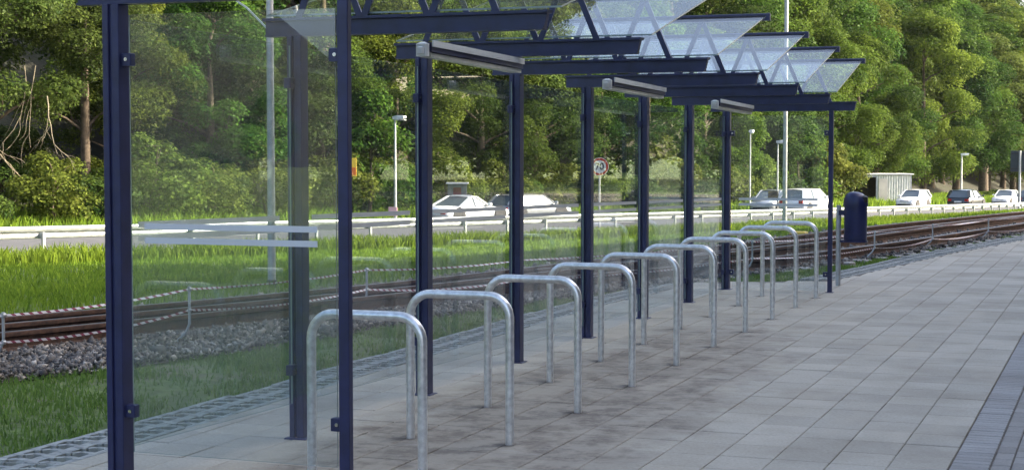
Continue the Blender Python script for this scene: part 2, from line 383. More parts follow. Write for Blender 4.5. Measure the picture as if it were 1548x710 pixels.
def gpt(k, off):
    """point at guardrail station k (2 m apart), off metres beyond it"""
    k0 = int(math.floor(k)); f = k-k0; a, b = GL[k0], GL[k0+1]; h = ghead(k)
    return (a[0]+(b[0]-a[0])*f-math.cos(h)*off, a[1]+(b[1]-a[1])*f+math.sin(h)*off)
def depth(x, y): return -x*math.sin(YAW)+y*math.cos(YAW)
def zground(x, y):
    x = np.asarray(x, float); y = np.asarray(y, float)
    xa = np.interp(y, RA[:, 1], RA[:, 0]); xa = np.where(y > RA[-1, 1], RA[-1, 0]+(y-RA[-1, 1])*.22, xa); xa = np.where(y < RA[0, 1], RA[0, 0]+(y-RA[0, 1])*.40, xa)
    s = (xa-x)*.95
    dep = -x*math.sin(YAW)+y*math.cos(YAW)
    g = -.0246*np.maximum(0, dep-10.5)*sstep(.9, 8, s)
    xg = np.interp(y, GLa[:, 1], GLa[:, 0]); o = (xg-x)*.97
    g = g+.07*np.clip(o-19, 0, 5)+.55*np.clip(o-24.5, 0, 14)+.8*np.clip(o-38.5, 0, 75)
    return g
def zg(x, y): return float(zground(x, y))

# platform edge (left boundary of the paving) as X for a given Y
EDY = [-60, 16.5, 19.9, 20.7, 26.7, 31.4, 60]; EDX = [-5.2, -5.2, -5.0, -3.45, -2.6, -1.72, 4.2]
def edge(y): return float(np.interp(y, EDY, EDX))

# ------------------------------------------------------------------ ground and hillside
gx = np.concatenate([np.arange(-300, -60, 6), np.arange(-60, 14, 1.0), np.arange(14, 130, 6)])
gy = np.concatenate([np.arange(-160, -10, 10), np.arange(-10, 60, 1.0), np.arange(60, 220, 2.5), np.arange(220, 420, 10)])
XX, YY = np.meshgrid(gx, gy); ZZ = zground(XX, YY)-.045
ZZ += rng.normal(0, .02, ZZ.shape)*(zground(XX, YY) < -.3)
vv = np.stack([XX, YY, ZZ], -1).reshape(-1, 3); nx = len(gx); ny = len(gy)
ii = (np.arange(ny-1)[:, None]*nx+np.arange(nx-1)[None]).ravel()
ff = np.stack([ii, ii+1, ii+nx+1, ii+nx], -1)
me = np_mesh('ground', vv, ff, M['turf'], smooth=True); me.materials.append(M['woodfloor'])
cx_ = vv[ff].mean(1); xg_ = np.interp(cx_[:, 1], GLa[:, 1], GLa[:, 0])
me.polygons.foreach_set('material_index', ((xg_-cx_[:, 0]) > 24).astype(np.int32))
tag(link(bpy.data.objects.new('ground', me)), kind='structure')

# road beyond the guardrail
mb = MB(); rk = range(-20, 150)
def strip(o0, o1, dz, ks=rk):
    vs = []; 
    for k in ks:
        for o_ in np.linspace(o0, o1, 5):
            x, y = gpt(k, o_); vs.append((x, y, zg(x, y)+dz))
    n_ = len(list(ks)); return vs, [(i*5+j, i*5+j+1, (i+1)*5+j+1, (i+1)*5+j) for i in range(n_-1) for j in range(4)]
mb.add(*strip(.9, 17.2, .02)); road = tag(mb.build('road', M['asphalt']), kind='structure')
for nm, o0 in (('edge_line', 1.5), ('edge_line', 16.5)):
    mb = MB(); mb.add(*strip(o0, o0+.15, .028)); mb.build(nm, M['roadpaint'], road)
for k in range(-18, 105, 6):
    mb = MB(); mb.add(*strip(8.9, 9.05, .028, range(k, k+3))); mb.build('lane_dash', M['roadpaint'], road)

# ------------------------------------------------------------------ platform paving
mb = MB()
ys = np.concatenate([[-60], np.arange(-50, 5, 10), np.arange(5, 60, .5)])
vs = []; 
for y in ys: vs += [(edge(y), y, -.012), (40, y, -.012)]
mb.add(vs, [(2*i, 2*i+1, 2*i+3, 2*i+2) for i in range(len(ys)-1)])
paving = tag(mb.build('platform_paving', M['joint']), kind='structure')
SW, SL, GAP = .30, .36, .005
cands = []
for c in range(0, 24):
    x1 = -.83-c*SW; x0 = x1-SW
    for r_ in range(-8, 100):
        y0 = 8.55+r_*SL+random.uniform(-.006, .006)
        e = max(edge(y0), edge(y0+SL))
        if x1 < e+.08: continue
        cands.append((max(x0, e+.004)+GAP/2, x1-GAP/2, y0+GAP/2, y0+SL-GAP/2))
# columns right of the clinker bands from Y=15 on (the band runs out of frame there)
def show(x, y):
    d = depth(x, y); return 9e9 if d < 1 else d
vis = lambda x, y: abs((x*math.cos(YAW)+y*math.sin(YAW))/max(.1, depth(x, y))) < .335 and (1.65/max(.1, depth(x, y))) < .215
cands.sort(key=lambda q: (not vis((q[0]+q[1])/2, (q[2]+q[3])/2), show((q[0]+q[1])/2, (q[2]+q[3])/2)))
slabmesh = None; far = MB(); cnt = 0
for q in cands:
    full = abs((q[1]-q[0])-(SW-GAP)) < 1e-4
    cx, cy = (q[0]+q[1])/2, (q[2]+q[3])/2
    if cnt < 300 and full:
        if slabmesh is None:
            sm_ = MB(); hx, hy = (SW-GAP)/2, (SL-GAP)/2; sm_.cbox(-hx, hx, -hy, hy, -.03, 0, .003); slabmesh = sm_.mesh('paving_slab', M['slab'])
        o = link(bpy.data.objects.new('paving_slab', slabmesh), paving); o.location = (cx, cy, random.uniform(-.0015, .0015))
        o.rotation_euler = (random.gauss(0, .0022), random.gauss(0, .003), random.gauss(0, .0025)); cnt += 1
    else:
        dz = random.uniform(-.0015, .0015); far.cbox(q[0], q[1], q[2], q[3], -.03, dz, .003)
fo = far.build('paving_slab_field', M['slab_field'], paving); fo['kind'] = 'stuff'
# clinker bands at the right
bb = MB()
for r_ in range(0, 420):
    y0 = 5.6+r_*.082
    bb.cbox(-.822, -.632, y0+.004, y0+.078, -.03, random.uniform(-.002, .001), .003)
b_ = bb.build('clinker_band', M['brick_lt'], paving); b_['kind'] = 'stuff'
bm_ = MB(); bm_.cbox(-.046, .046, -.088, .088, -.03, 0, .003); bme = bm_.mesh('paving_brick', M['brick_dk'])
for c in range(0, 5):
    for r_ in range(0, 40):
        o = link(bpy.data.objects.new('paving_brick', bme), paving)
        o.location = (-.574+c*.1, 7.6+r_*.184+(c % 2)*.092, random.uniform(-.0015, .001)); o.rotation_euler = (random.gauss(0, .003), random.gauss(0, .003), 0)
bb = MB()
for c in range(0, 22):
    for r_ in range(0, 130):
        y0 = 14.96+(c % 2)*.092+r_*.184
        bb.cbox(-.62+c*.1, -.528+c*.1, y0+.004, y0+.18, -.03, random.uniform(-.0015, .001), .003)
b_ = bb.build('clinker_field', M['slab_field'], paving); b_['kind'] = 'stuff'

# grass pavers: concrete lattice blocks along the platform edge
gp = empty('grass_paver_strip'); tag(gp, kind='structure')
mb = MB()
def wavy(y_off, ph):
    pts = []
    for i in range(0, 13):
        t = i/12; pts.append((-.20+.40*t, y_off+.022*(1 if int(t*4+ph) % 2 else -1)))
    return pts
def lattice_block():
    mb = MB(); nxc, nyc = 2, 4
    # cells: honeycomb walls
    for r_ in range(nyc+1):
        pts = wavy(-.29+r_*.58/nyc, 0)
        for a, b in zip(pts, pts[1:]):
            mb.bar((*a, -.03), (*b, -.03), .040, .06)
    for r_ in range(nyc):
        for c in range(nxc+1):
            x = -.19+c*.38/nxc; y0 = -.29+r_*.58/nyc
            mb.bar((x, y0, -.032), (x, y0+.58/nyc, -.032), .075 if c % 2 else .045, .06)
    return mb.mesh('grass_paver', M['lattice'])
lb = lattice_block()
def strip_points(y0, y1, step):
    out = []; y = y0
    while y < y1:
        a = math.atan2(edge(y+step*.5)-edge(y-step*.5), step)
        out.append((edge(y), y, a)); y += step*math.cos(a)
    return out
for x, y, a in strip_points(5.6, 19.7, .60)+strip_points(21.0, 34, .60):
    o = link(bpy.data.objects.new('grass_paver', lb), gp); o.location = (x-.225*math.cos(a), y+.225*math.sin(a), random.uniform(-.006, .004)-.002)
    o.rotation_euler = (random.gauss(0, .012), random.gauss(0, .012), -a)

# ------------------------------------------------------------------ ballast bed and stones
def left_of(poly, i, d):
    a, b = poly[max(i-1, 0)], poly[min(i+1, len(poly)-1)]; t = (b-a)/np.linalg.norm(b-a); return poly[i]+np.array([-t[1], t[0]])*d
NB = [ (left_of(RN, i, -float(np.interp(RN[i, 1], [8, 12, 16, 19, 24, 40], [1.45, 1.35, .62, .42, .32, .3])))) for i in range(len(RN)) ]
NB = np.array(NB); FB = np.array([left_of(RA, i, 1.15) for i in range(len(RA))])
def xat(poly, y): return np.interp(y, poly[:, 1], poly[:, 0])
mb = MB(); vs = []
yb = np.arange(7, 50, .5)
for y in yb:
    a, b = float(xat(FB, y)), float(xat(NB, y))
    vs += [(a+(b-a)*t, y, -.03+.02*math.sin(math.pi*t)) for t in (0, .25, .5, .75, 1)]
mb.add(vs, [(i*5+j, i*5+j+1, (i+1)*5+j+1, (i+1)*5+j) for i in range(len(yb)-1) for j in range(4)], 0, True)
tag(mb.build('track_bed', M['ballast_bed']), kind='structure')
# stones
base_v = np.array([(1, 0, 0), (-1, 0, 0), (0, 1, 0), (0, -1, 0), (0, 0, 1), (0, 0, -1)], float)
base_f = np.array([(0, 2, 4), (2, 1, 4), (1, 3, 4), (3, 0, 4), (2, 0, 5), (1, 2, 5), (3, 1, 5), (0, 3, 5)])
def stones(n_, y0, y1, size, pw=1.):
    y = y0+(y1-y0)*rng.random(n_)**pw; a = xat(FB, y); b = xat(NB, y); x = a+(b-a)*rng.random(n_)
    s = size*rng.lognormal(0, .28, n_)
    V = base_v[None]*(1+rng.normal(0, .25, (n_, 6, 1)))
    V = V*np.stack([np.ones(n_), .55+.4*rng.random(n_), .5+.4*rng.random(n_)], -1)[:, None]
    # random rotation
    q = rng.normal(size=(n_, 4)); q /= np.linalg.norm(q, axis=1)[:, None]; w_, a_, b_, c_ = q.T
    Rm = np.stack([np.stack([1-2*(b_*b_+c_*c_), 2*(a_*b_-c_*w_), 2*(a_*c_+b_*w_)], -1), np.stack([2*(a_*b_+c_*w_), 1-2*(a_*a_+c_*c_), 2*(b_*c_-a_*w_)], -1), np.stack([2*(a_*c_-b_*w_), 2*(b_*c_+a_*w_), 1-2*(a_*a_+b_*b_)], -1)], 1)
    V = np.einsum('nij,nkj->nki', Rm, V)*s[:, None, None]
    V += np.stack([x, y, -.022+rng.random(n_)*.050], -1)[:, None]
    return V, rng.random(n_)
parts = [stones(52000, 7.5, 18, .024, 1.15), stones(14000, 18, 46, .036, 1.3)]
V = np.concatenate([p_[0] for p_ in parts]); at = np.repeat(np.concatenate([p_[1] for p_ in parts]), 6)
F_ = (base_f[None]+6*np.arange(len(V))[:, None, None]).reshape(-1, 3)
o = link(bpy.data.objects.new('ballast', np_mesh('ballast', V.reshape(-1, 3), F_, M['ballast'], at)))
tag(o, 'grey crushed stone ballast around the rails', 'ballast', kind='stuff')

# ------------------------------------------------------------------ tracks
RAILP = [(-.06, 0), (.06, 0), (.06, .014), (.012, .035), (.012, .112), (.034, .125), (.034, .152), (.028, .16), (-.028, .16), (-.034, .152), (-.034, .125), (-.012, .112), (-.012, .035), (-.06, .014)]
def rail(poly, parent, y0=0, y1=99):
    path = [(float(x), float(y), .0) for x, y in poly if y0 <= y <= y1]
    mb = MB(); mb.sweep(path, RAILP); r_ = mb.build('rail', M['rust'], parent)
    mb = MB(); mb.sweep(path, [(-.024, .1595), (.024, .1595), (.024, .1625), (-.024, .1625)]); mb.build('running_surface', M['railtop'], r_)
    return r_
RM = np.array([left_of(RN, i, 1.03) for i in range(len(RN))])
tr1 = empty('railway_track', (RN[0][0], RN[0][1], 0)); tag(tr1, 'rusty railway track nearest the platform, with its rail beside the grass strip', 'railway track', 'rusty railway tracks')
tr2 = empty('railway_track', (RA[0][0], RA[0][1], 0)); tag(tr2, 'farther railway track running along the grass verge and out of frame right', 'railway track', 'rusty railway tracks')
def at_parent(o, root): o.location = tuple(a-b for a, b in zip(o.location, root.location))
for r_ in (rail(RN, tr1), rail(RM, tr1, 19)): at_parent(r_, tr1)
for r_ in (rail(RA, tr2), rail(RB, tr2)): at_parent(r_, tr2)
sm_ = MB(); sm_.cbox(-1., 1., -.12, .12, -.12, .004, .012); slm = sm_.mesh('sleeper', M['sleeper'])
def sleepers(pa, pb, root, y0, y1, ln):
    y = y0
    while y < y1:
        xa_, xb_ = float(xat(pa, y)), float(xat(pb, y)); i = int(np.argmin(abs(pa[:, 1]-y))); d = pa[min(i+1, len(pa)-1)]-pa[max(i-1, 0)]; a = math.atan2(d[0], d[1])
        o = link(bpy.data.objects.new('sleeper', slm), root); o.location = ((xa_+xb_)/2-root.location[0], y-root.location[1], random.uniform(-.012, -.002))
        o.rotation_euler = (0, 0, -a+random.gauss(0, .01)); o.scale = (ln, 1, 1); y += .62
sleepers(RN, RA, tr1, 8.2, 19.5, .93); sleepers(RN, RM, tr1, 20, 36, .88); sleepers(RB, RA, tr2, 20.3, 46, .8)
mb = MB(); mb.cbox(-.2, .2, -.14, .14, -.02, .06, .02); pm = mb.build('point_machine', M['rust'])
pm.location = (-5.75, 30.6, .0); pm.rotation_euler = (0, 0, -.2); tag(pm, 'small yellow and brown point machine box beside the far track', 'track machine')
mb = MB(); mb.cbox(-.15, .17, -.10, .10, .06, .12, .02); mb.build('cover', M['machine_yellow'], pm)
mb = MB(); mb.cbox(-.06, .28, -.05, .04, .02, .08, .01); mb.build('motor_end', M['plastic'], pm)
mb = MB(); mb.cbox(-.4, .4, -.12, .12, -.01, .03, .01); o = mb.build('rusty_plate', M['signorange'] if False else M['rust']); o.location = (-7.6, 22.7, .0); o.rotation_euler = (0, .03, -.3)
tag(o, 'rusty brown steel plate lying at the edge of the verge', 'steel plate')

# ------------------------------------------------------------------ bicycle shelter
Y0, SP = 6.45, 1.777; PY = [Y0+SP*i for i in range(8)]; XB, XF = -4.41, -3.18
def dz(y): return -.0178*(y-6.45)          # the shelter is level while the platform climbs
sh = empty('bicycle_shelter', (XB, Y0, 0)); tag(sh, 'dark blue steel bicycle shelter with glass walls and sawtooth glass roof', 'bicycle shelter')
def S(mb, name, m_, parent=sh):
    o = mb.build(name, m_, parent)
    if parent is sh: o.location = (-XB, -Y0, 0)
    return o
BZ = lambda y: 2.325+dz(y)                  # underside of the beams
for i, y in enumerate(PY):
    mb = MB(); zt = BZ(y)+.002
    # two flat bars with a channel between them, closed by a web
    mb.cbox(XB-.045, XB-.012, y-.043, y+.043, -.05, zt, .003)
    mb.cbox(XB+.004, XB+.045, y-.043, y+.043, -.05, zt, .003)
    mb.box(XB-.013, XB+.005, y-.030, y+.030, -.05, zt-.004)
    mb.cbox(XB-.07, XB+.07, y-.065, y+.065, -.02, .008, .004)
    S(mb, 'post', M['navy'])
for x, y in ((-3.215, PY[0]-.02), (XF, PY[7])):
    mb = MB(); mb.cbox(x-.026, x+.026, y-.02, y+.02, -.05, BZ(y)+.002, .003); mb.cbox(x-.045, x+.045, y-.045, y+.045, -.02, .006, .003); S(mb, 'front_post', M['navy'])
XE = -2.885
for y in PY:
    b = BZ(y); mb = MB()
    # T-section beam, front end cut back at a slant
    def slab(y0, y1, z0, z1, xe0, xe1, xb=-4.60):
        vs = [(xb, y0, z0), (xe0, y0, z0), (xe1, y0, z1), (xb, y0, z1), (xb, y1, z0), (xe0, y1, z0), (xe1, y1, z1), (xb, y1, z1)]
        mb.add(vs, [(0, 1, 2, 3), (7, 6, 5, 4), (0, 4, 5, 1), (3, 2, 6, 7), (1, 5, 6, 2), (0, 3, 7, 4)])
    slab(y-.035, y+.035, b, b+.012, XE-.035, XE-.030); slab(y-.022, y+.022, b+.012, b+.088, XE-.030, XE-.012); slab(y-.045, y+.045, b+.088, b+.104, XE-.010, XE, -4.61)
    S(mb, 'beam', M['navy'])
BT = lambda y: BZ(y)+.106                   # beam top
RISE = .46
for i in range(7):
    ya, yb_ = PY[i]+.02, PY[i+1]-.03; za, zb = BT(PY[i])+.012, BT(PY[i+1])+RISE
    x0, x1 = -4.62, -2.83
    vs = []
    for d in (0, .010):
        vs += [(x0, ya, za+d), (x1, ya, za+d), (x1, yb_, zb+d), (x0, yb_, zb+d)]
    mb = MB(); mb.add(vs, [(3, 2, 1, 0), (4, 5, 6, 7)], 0); mb.add(vs, [(0, 1, 5, 4), (1, 2, 6, 5), (2, 3, 7, 6), (3, 0, 4, 7)], 1)
    S(mb, 'roof_pane', [M['glass_roof'], M['glass_edge']])
    y = PY[i+1]; mb = MB(); mb.cbox(-4.62, -2.80, y-.03, y+.02, zb-.03, zb+.030, .004); S(mb, 'top_rail', M['navy'])
    # zigzag of flat struts between beam and top rail
    feet = [-4.41, -4.0, -3.59, -3.18]
    for a, b in zip(feet, feet[1:]):
        ap = ((a+b)/2, y-.004, zb-.025)
        for f_, s_ in ((a, -1), (b, 1)):
            mb = MB(); mb.bar((f_-s_*.012, y-.004+.006*s_, BT(y)-.01), (ap[0]+s_*.004, ap[1]+.006*s_, ap[2]), .012, .038); S(mb, 'strut', M['navy'])
# glass walls
def panel(p0, p1, zb0, zb1, zt0, zt1, thick=.010):
    """vertical pane from p0 to p1 (x,y)"""
    d = Vector((p1[0]-p0[0], p1[1]-p0[1], 0)).normalized(); nrm = Vector((-d.y, d.x, 0))*thick/2
    vs = []
    for s_ in (-1, 1):
        vs += [(p0[0]+nrm.x*s_, p0[1]+nrm.y*s_, zb0), (p1[0]+nrm.x*s_, p1[1]+nrm.y*s_, zb1), (p1[0]+nrm.x*s_, p1[1]+nrm.y*s_, zt1), (p0[0]+nrm.x*s_, p0[1]+nrm.y*s_, zt0)]
    mb = MB(); mb.add(vs, [(3, 2, 1, 0), (4, 5, 6, 7)], 0); mb.add(vs, [(0, 1, 5, 4), (1, 2, 6, 5), (2, 3, 7, 6), (3, 0, 4, 7)], 1)
    g = S(mb, 'glass_panel', [M['glass'], M['glass_edge']]); return g, nrm, d
def stripes(g, a, b, nrm, side, h=.028):
    for z in (1.218, 1.283):
        mb = MB(); n1 = nrm*(1.02*side); n2 = nrm*(1.3*side); vs = []
        for n_ in (n1, n2):
            vs += [(a[0]+n_.x, a[1]+n_.y, z+dz(a[1])), (b[0]+n_.x, b[1]+n_.y, z+dz(b[1])), (b[0]+n_.x, b[1]+n_.y, z+h+dz(b[1])), (a[0]+n_.x, a[1]+n_.y, z+h+dz(a[1]))]
        mb.add(vs, [(3, 2, 1, 0), (4, 5, 6, 7), (0, 1, 5, 4), (1, 2, 6, 5), (2, 3, 7, 6), (3, 0, 4, 7)]); mb.build('stripe', M['stripe'], g)
def clamp(g, x, y, z, along):
    mb = MB()
    if along == 'x': mb.cbox(x-.028, x+.028, y-.022, y+.022, z-.03, z+.03, .004)
    else: mb.cbox(x-.022, x+.022, y-.034, y+.034, z-.03, z+.03, .004)
    c = mb.build('clamp', M['navy'], g)
    mb = MB()
    if along == 'x': mb.tube([(x+.004, y-.020, z), (x+.004, y-.027, z)], .009, 8)
    else: mb.tube([(x+.020, y, z), (x+.027, y, z)], .009, 8)
    mb.build('bolt', M['bolt'], g)
GX = XB-.022
for i in range(7):
    a, b = (GX, PY[i]+.055), (GX, PY[i+1]-.052)
    g, nrm, d = panel(a, b, .235+dz(a[1]), .235+dz(b[1]), 2.27+dz(a[1]), 2.27+dz(b[1]))
    stripes(g, (GX, a[1]+.14), (GX, b[1]-.14), nrm, -1)
    for z in (.43, 2.06):
        for yy in (PY[i]+.052, PY[i+1]-.05): clamp(g, GX, yy, z+dz(yy), 'y')
for j, y in ((0, PY[0]), (7, PY[7])):
    xr = -3.215 if j == 0 else XF
    g, nrm, d = panel((XB+.075, y), (xr-.052, y), .235+dz(y), .235+dz(y), 2.275+dz(y), 2.275+dz(y))
    stripes(g, (XB+.15, y), (xr-.145, y), nrm, -1)
    for z in (.43, 2.07):
        clamp(g, XB+.066, y, z+dz(y), 'x'); clamp(g, xr-.05, y, z+dz(y), 'x')
# strip lights under the beams
for i in (1, 3, 5):
    ya, yb_ = PY[i]+.36, PY[i+1]+.10; x = -3.78
    za, zb = BZ(ya)-.105, BZ(yb_)-.105
    mb = MB(); mb.add([(x+dx, y, z+h) for y, z in ((ya, za), (yb_, zb)) for dx, h in ((-.045, .032), (.045, .032), (.045, .088), (-.045, .088))], [(0, 1, 2, 3), (7, 6, 5, 4), (0, 4, 5, 1), (1, 5, 6, 2), (2, 6, 7, 3), (3, 7, 4, 0)])
    L = S(mb, 'light_fixture', M['navy'])
    def lbox(d0, d1, h0, h1, y0=ya, y1=yb_):
        m2 = MB(); m2.add([(x+dx, y, z+h) for y, z in ((y0, za+(zb-za)*(y0-ya)/(yb_-ya)), (y1, zb+(zb-za)*(y1-yb_)/(yb_-ya))) for dx, h in ((d0, h0), (d1, h0), (d1, h1), (d0, h1))], [(0, 1, 2, 3), (7, 6, 5, 4), (0, 4, 5, 1), (1, 5, 6, 2), (2, 6, 7, 3), (3, 7, 4, 0)]); return m2
    lbox(.047, .056, .062, .098).build('reflector_strip', M['lamp_white'], L)
    lbox(-.035, .035, .004, .028, ya+.01, yb_-.01).build('diffuser', M['diffuser'], L)
    for yy, zz in ((ya, za),):
        s_ = -1 if yy == ya else 1
        mb = MB(); mb.cbox(x-.036, x+.036, yy+min(0, s_*.05), yy+max(0, s_*.05), zz+.005, zz+.088, .012); mb.cbox(x-.02, x+.02, yy+min(s_*.048, s_*.075), yy+max(s_*.048, s_*.075), zz+.02, zz+.06, .006); mb.build('end_cap', M['lamp_white'], L)

# ------------------------------------------------------------------ cycle stands
def hoop_path(w_, h_, r_):
    pts = [(0, -.12), (0, .3), (0, h_-r_)]
    for k in range(1, 9): a = math.pi/2*k/8; pts.append((r_-r_*math.cos(a), h_-r_+r_*math.sin(a)))
    pts.append((w_/2, h_))
    for k in range(0, 9): a = math.pi/2*k/8; pts.append((w_-r_+r_*math.sin(a), h_-r_+r_*math.cos(a)))
    pts += [(w_, .3), (w_, -.12)]
    return [(x, 0, z) for x, z in pts]
mb = MB(); mb.tube(hoop_path(.61, .835, .125), .0245, 14); hme = mb.mesh('cycle_stand', M['galv'])
hl = ['nearest galvanised cycle stand, partly behind the near front shelter post', 'second galvanised cycle stand from the camera', 'third galvanised cycle stand from the camera', 'fourth galvanised cycle stand from the camera', 'fifth galvanised cycle stand from the camera',
      'sixth galvanised cycle stand from the camera', 'seventh galvanised cycle stand from the camera', 'third from last galvanised cycle stand, before the far end panel', 'second to last galvanised cycle stand, before the far end panel', 'farthest galvanised cycle stand, right before the far end panel']
for k in range(10):
    o = link(bpy.data.objects.new('cycle_stand', hme)); o.location = (-3.81, 7.235+1.209*k, 0); o.rotation_euler = (0, 0, random.gauss(0, .008))
    tag(o, hl[k], 'cycle stand', 'cycle stands under the shelter')

# ------------------------------------------------------------------ litter bin
bn = empty('litter_bin', (-3.25, 19.9, 0)); tag(bn, 'dark blue domed litter bin on a grey post at the far end of the shelter', 'litter bin')
mb = MB(); mb.tube([(0, 0, -.1), (0, 0, .98)], .030, 14); mb.build('post', M['galv_dull'], bn)
def oval(mb, rings, seg=28, mi=0, smooth=True, cx=.205, cy=.0):
    vs = []
    for rx, ry, z, ox in rings:
        for k in range(seg): a = 2*math.pi*k/seg; vs.append((cx+ox+rx*math.cos(a), cy+ry*math.sin(a), z))
    n_ = len(rings); mb.add(vs, [(i*seg+k, i*seg+(k+1) % seg, (i+1)*seg+(k+1) % seg, (i+1)*seg+k) for i in range(n_-1) for k in range(seg)], mi, smooth)
    mb.add(vs[:seg], [tuple(range(seg))], mi); mb.add(vs[-seg:], [tuple(range(seg))], mi)
mb = MB(); oval(mb, [(.132, .125, .555, 0), (.138, .13, .57, 0), (.138, .13, .985, 0)]); mb.build('body', M['navybin'], bn)
mb = MB(); oval(mb, [(.148, .14, .975, 0), (.148, .14, 1.0, 0), (.144, .136, 1.04, 0), (.125, .122, 1.09, -.004), (.092, .10, 1.125, -.012), (.05, .06, 1.142, -.02), (.012, .015, 1.147, -.022)]); mb.build('dome', M['navybin'], bn)
mb = MB(); mb.cbox(.235, .352, -.085, .03, 1.02, 1.105, .02); mb.build('opening_hood', M['plastic'], bn)
mb = MB(); oval(mb, [(.150, .142, .535, 0), (.150, .142, .556, 0)]); mb.cbox(.0, .12, -.02, .02, .53, .556, .003); mb.build('base_ring', M['navybin'], bn)
mb = MB(); mb.cbox(.0, .09, -.03, .03, .86, .92, .003); mb.build('bracket', M['navy'], bn)

# ------------------------------------------------------------------ barrier tape and its stakes
ST = [(-8.13, 10.34), (-7.46, 11.95), (-7.28, 15.05), (-6.30, 17.0), (-4.66, 21.5), (-3.55, 25.1), (-3.02, 28.2), (-2.35, 31.4), (-1.5, 34.6)]
ST = [(-8.85, 8.6)]+ST
TZ = [(.38, .18), (.37, .16), (.465, .285), (.42, .22), (.42, .2), (.42, .2), (.40, .16), (.38, .15), (.36, .14), (.36, .14)]
slab_ = ['near the left edge of the photo', 'seen through the near glass end panel', 'just right of the near front post', 'between the third and fourth back posts', 'leaning beside the farthest back post', 'just right of the litter bin', 'second one right of the litter bin', 'third one right of the litter bin', 'farthest right along the track']
for i, ((x, y), (zt, zl)) in enumerate(zip(ST, TZ)):
    if i == 0: continue
    mb = MB(); mb.tube([(-.16, -.05, -.08), (-.13, -.04, .0), (-.03, -.01, .10), (0, 0, .17), (0, 0, zt+.025)], .012, 8)
    mb.tube([(-.0, -.014, zt), (0, .014, zt)], .022, 8); mb.tube([(-.0, -.014, zl), (0, .014, zl)], .018, 8)
    o = mb.build('tape_stake', M['galv_dull']); o.location = (x, y, 0); o.rotation_euler = (0, 0, random.uniform(-.3, .3))
    tag(o, 'bent grey steel stake holding barrier tape, '+slab_[i-1], 'stake', 'stakes holding the barrier tape')
def tape(which, label):
    me = bpy.data.meshes.new('barrier_tape'); vs = []; uvs = []; fs = []; L = 0; prev = None; k = 0
    for i in range(len(ST)-1):
        a = Vector((*ST[i], TZ[i][which])); b = Vector((*ST[i+1], TZ[i+1][which])); n_ = max(8, int((b-a).length/.12))
        for j in range(n_+(i == len(ST)-2)):
            t = j/n_; p_ = a.lerp(b, t); p_.z -= .05*4*t*(1-t)*(1 if which else .6)
            if prev is not None: L += (p_-prev).length
            prev = p_; d = (b-a).normalized(); u = Vector((-d.y, d.x, 0)); tw = .35*math.sin(L*2.3)+.5*math.sin(L*.9+which)
            ax = Vector((0, 0, 1))*math.cos(tw)+u*math.sin(tw); nn = u*math.cos(tw)-Vector((0, 0, 1))*math.sin(tw)
            h = .0095*(1 if (j not in (0,)) else .7)
            vs += [p_-ax*h-nn*.001, p_+ax*h-nn*.001, p_+ax*h+nn*.001, p_-ax*h+nn*.001]; uvs += [(L, 0), (L, .3), (L, .3), (L, 0)]; k += 1
    for i in range(k-1):
        for j in range(4): fs.append((i*4+j, i*4+(j+1) % 4, (i+1)*4+(j+1) % 4, (i+1)*4+j))
    me.from_pydata(vs, [], fs); lay = me.uv_layers.new(name='UVMap')
    for lp in me.loops: lay.data[lp.index].uv = uvs[lp.vertex_index]
    me.materials.append(M['tape']); tag(link(bpy.data.objects.new('barrier_tape', me)), label, 'barrier tape', 'barrier tapes along the track')
tape(0, 'upper red and white barrier tape strung along the track'); tape(1, 'lower red and white barrier tape strung along the track')

# ------------------------------------------------------------------ guardrail
gr = empty('guardrail', (*GL[0], zg(*GL[0]))); tag(gr, 'long pale steel guardrail between the grass verge and the road', 'guardrail')
ks = list(range(-7, 62))
def gtop(k): x, y = GL[k]; return .15-.0246*(depth(x, y)-32)
Wp = [(.10, 0), (.055, -.012), (.045, -.045), (.06, -.095), (.125, -.112), (.125, -.140), (.085, -.152), (.075, -.185), (.085, -.232), (.12, -.245)]
Wb = [(a+.012, b) for a, b in reversed(Wp)]
path = [(*GL[k], gtop(k)) for k in ks]
mb = MB(); mb.sweep(path, Wp+Wb); o = mb.build('rail_beam', M['galv_dull'], gr); o.location = tuple(-v for v in gr.location)
pb = MB(); pb.cbox(-.045, .0, -.034, .034, -.8, -.115, .004); pb.box(-.0, .01, -.03, .03, -.75, -.125)
pme = pb.mesh('post', M['galv_dull']); sb = MB(); sb.cbox(.0105, .075, -.03, .03, -.225, -.125, .004); sme = sb.mesh('spacer', M['galv_dull'])
for k in ks:
    h = ghead(k); o = link(bpy.data.objects.new('post', pme), gr); o.location = (GL[k][0]-gr.location[0], GL[k][1]-gr.location[1], gtop(k)-gr.location[2])
    o.rotation_euler = (0, 0, math.pi-h); s_ = link(bpy.data.objects.new('spacer', sme), o)

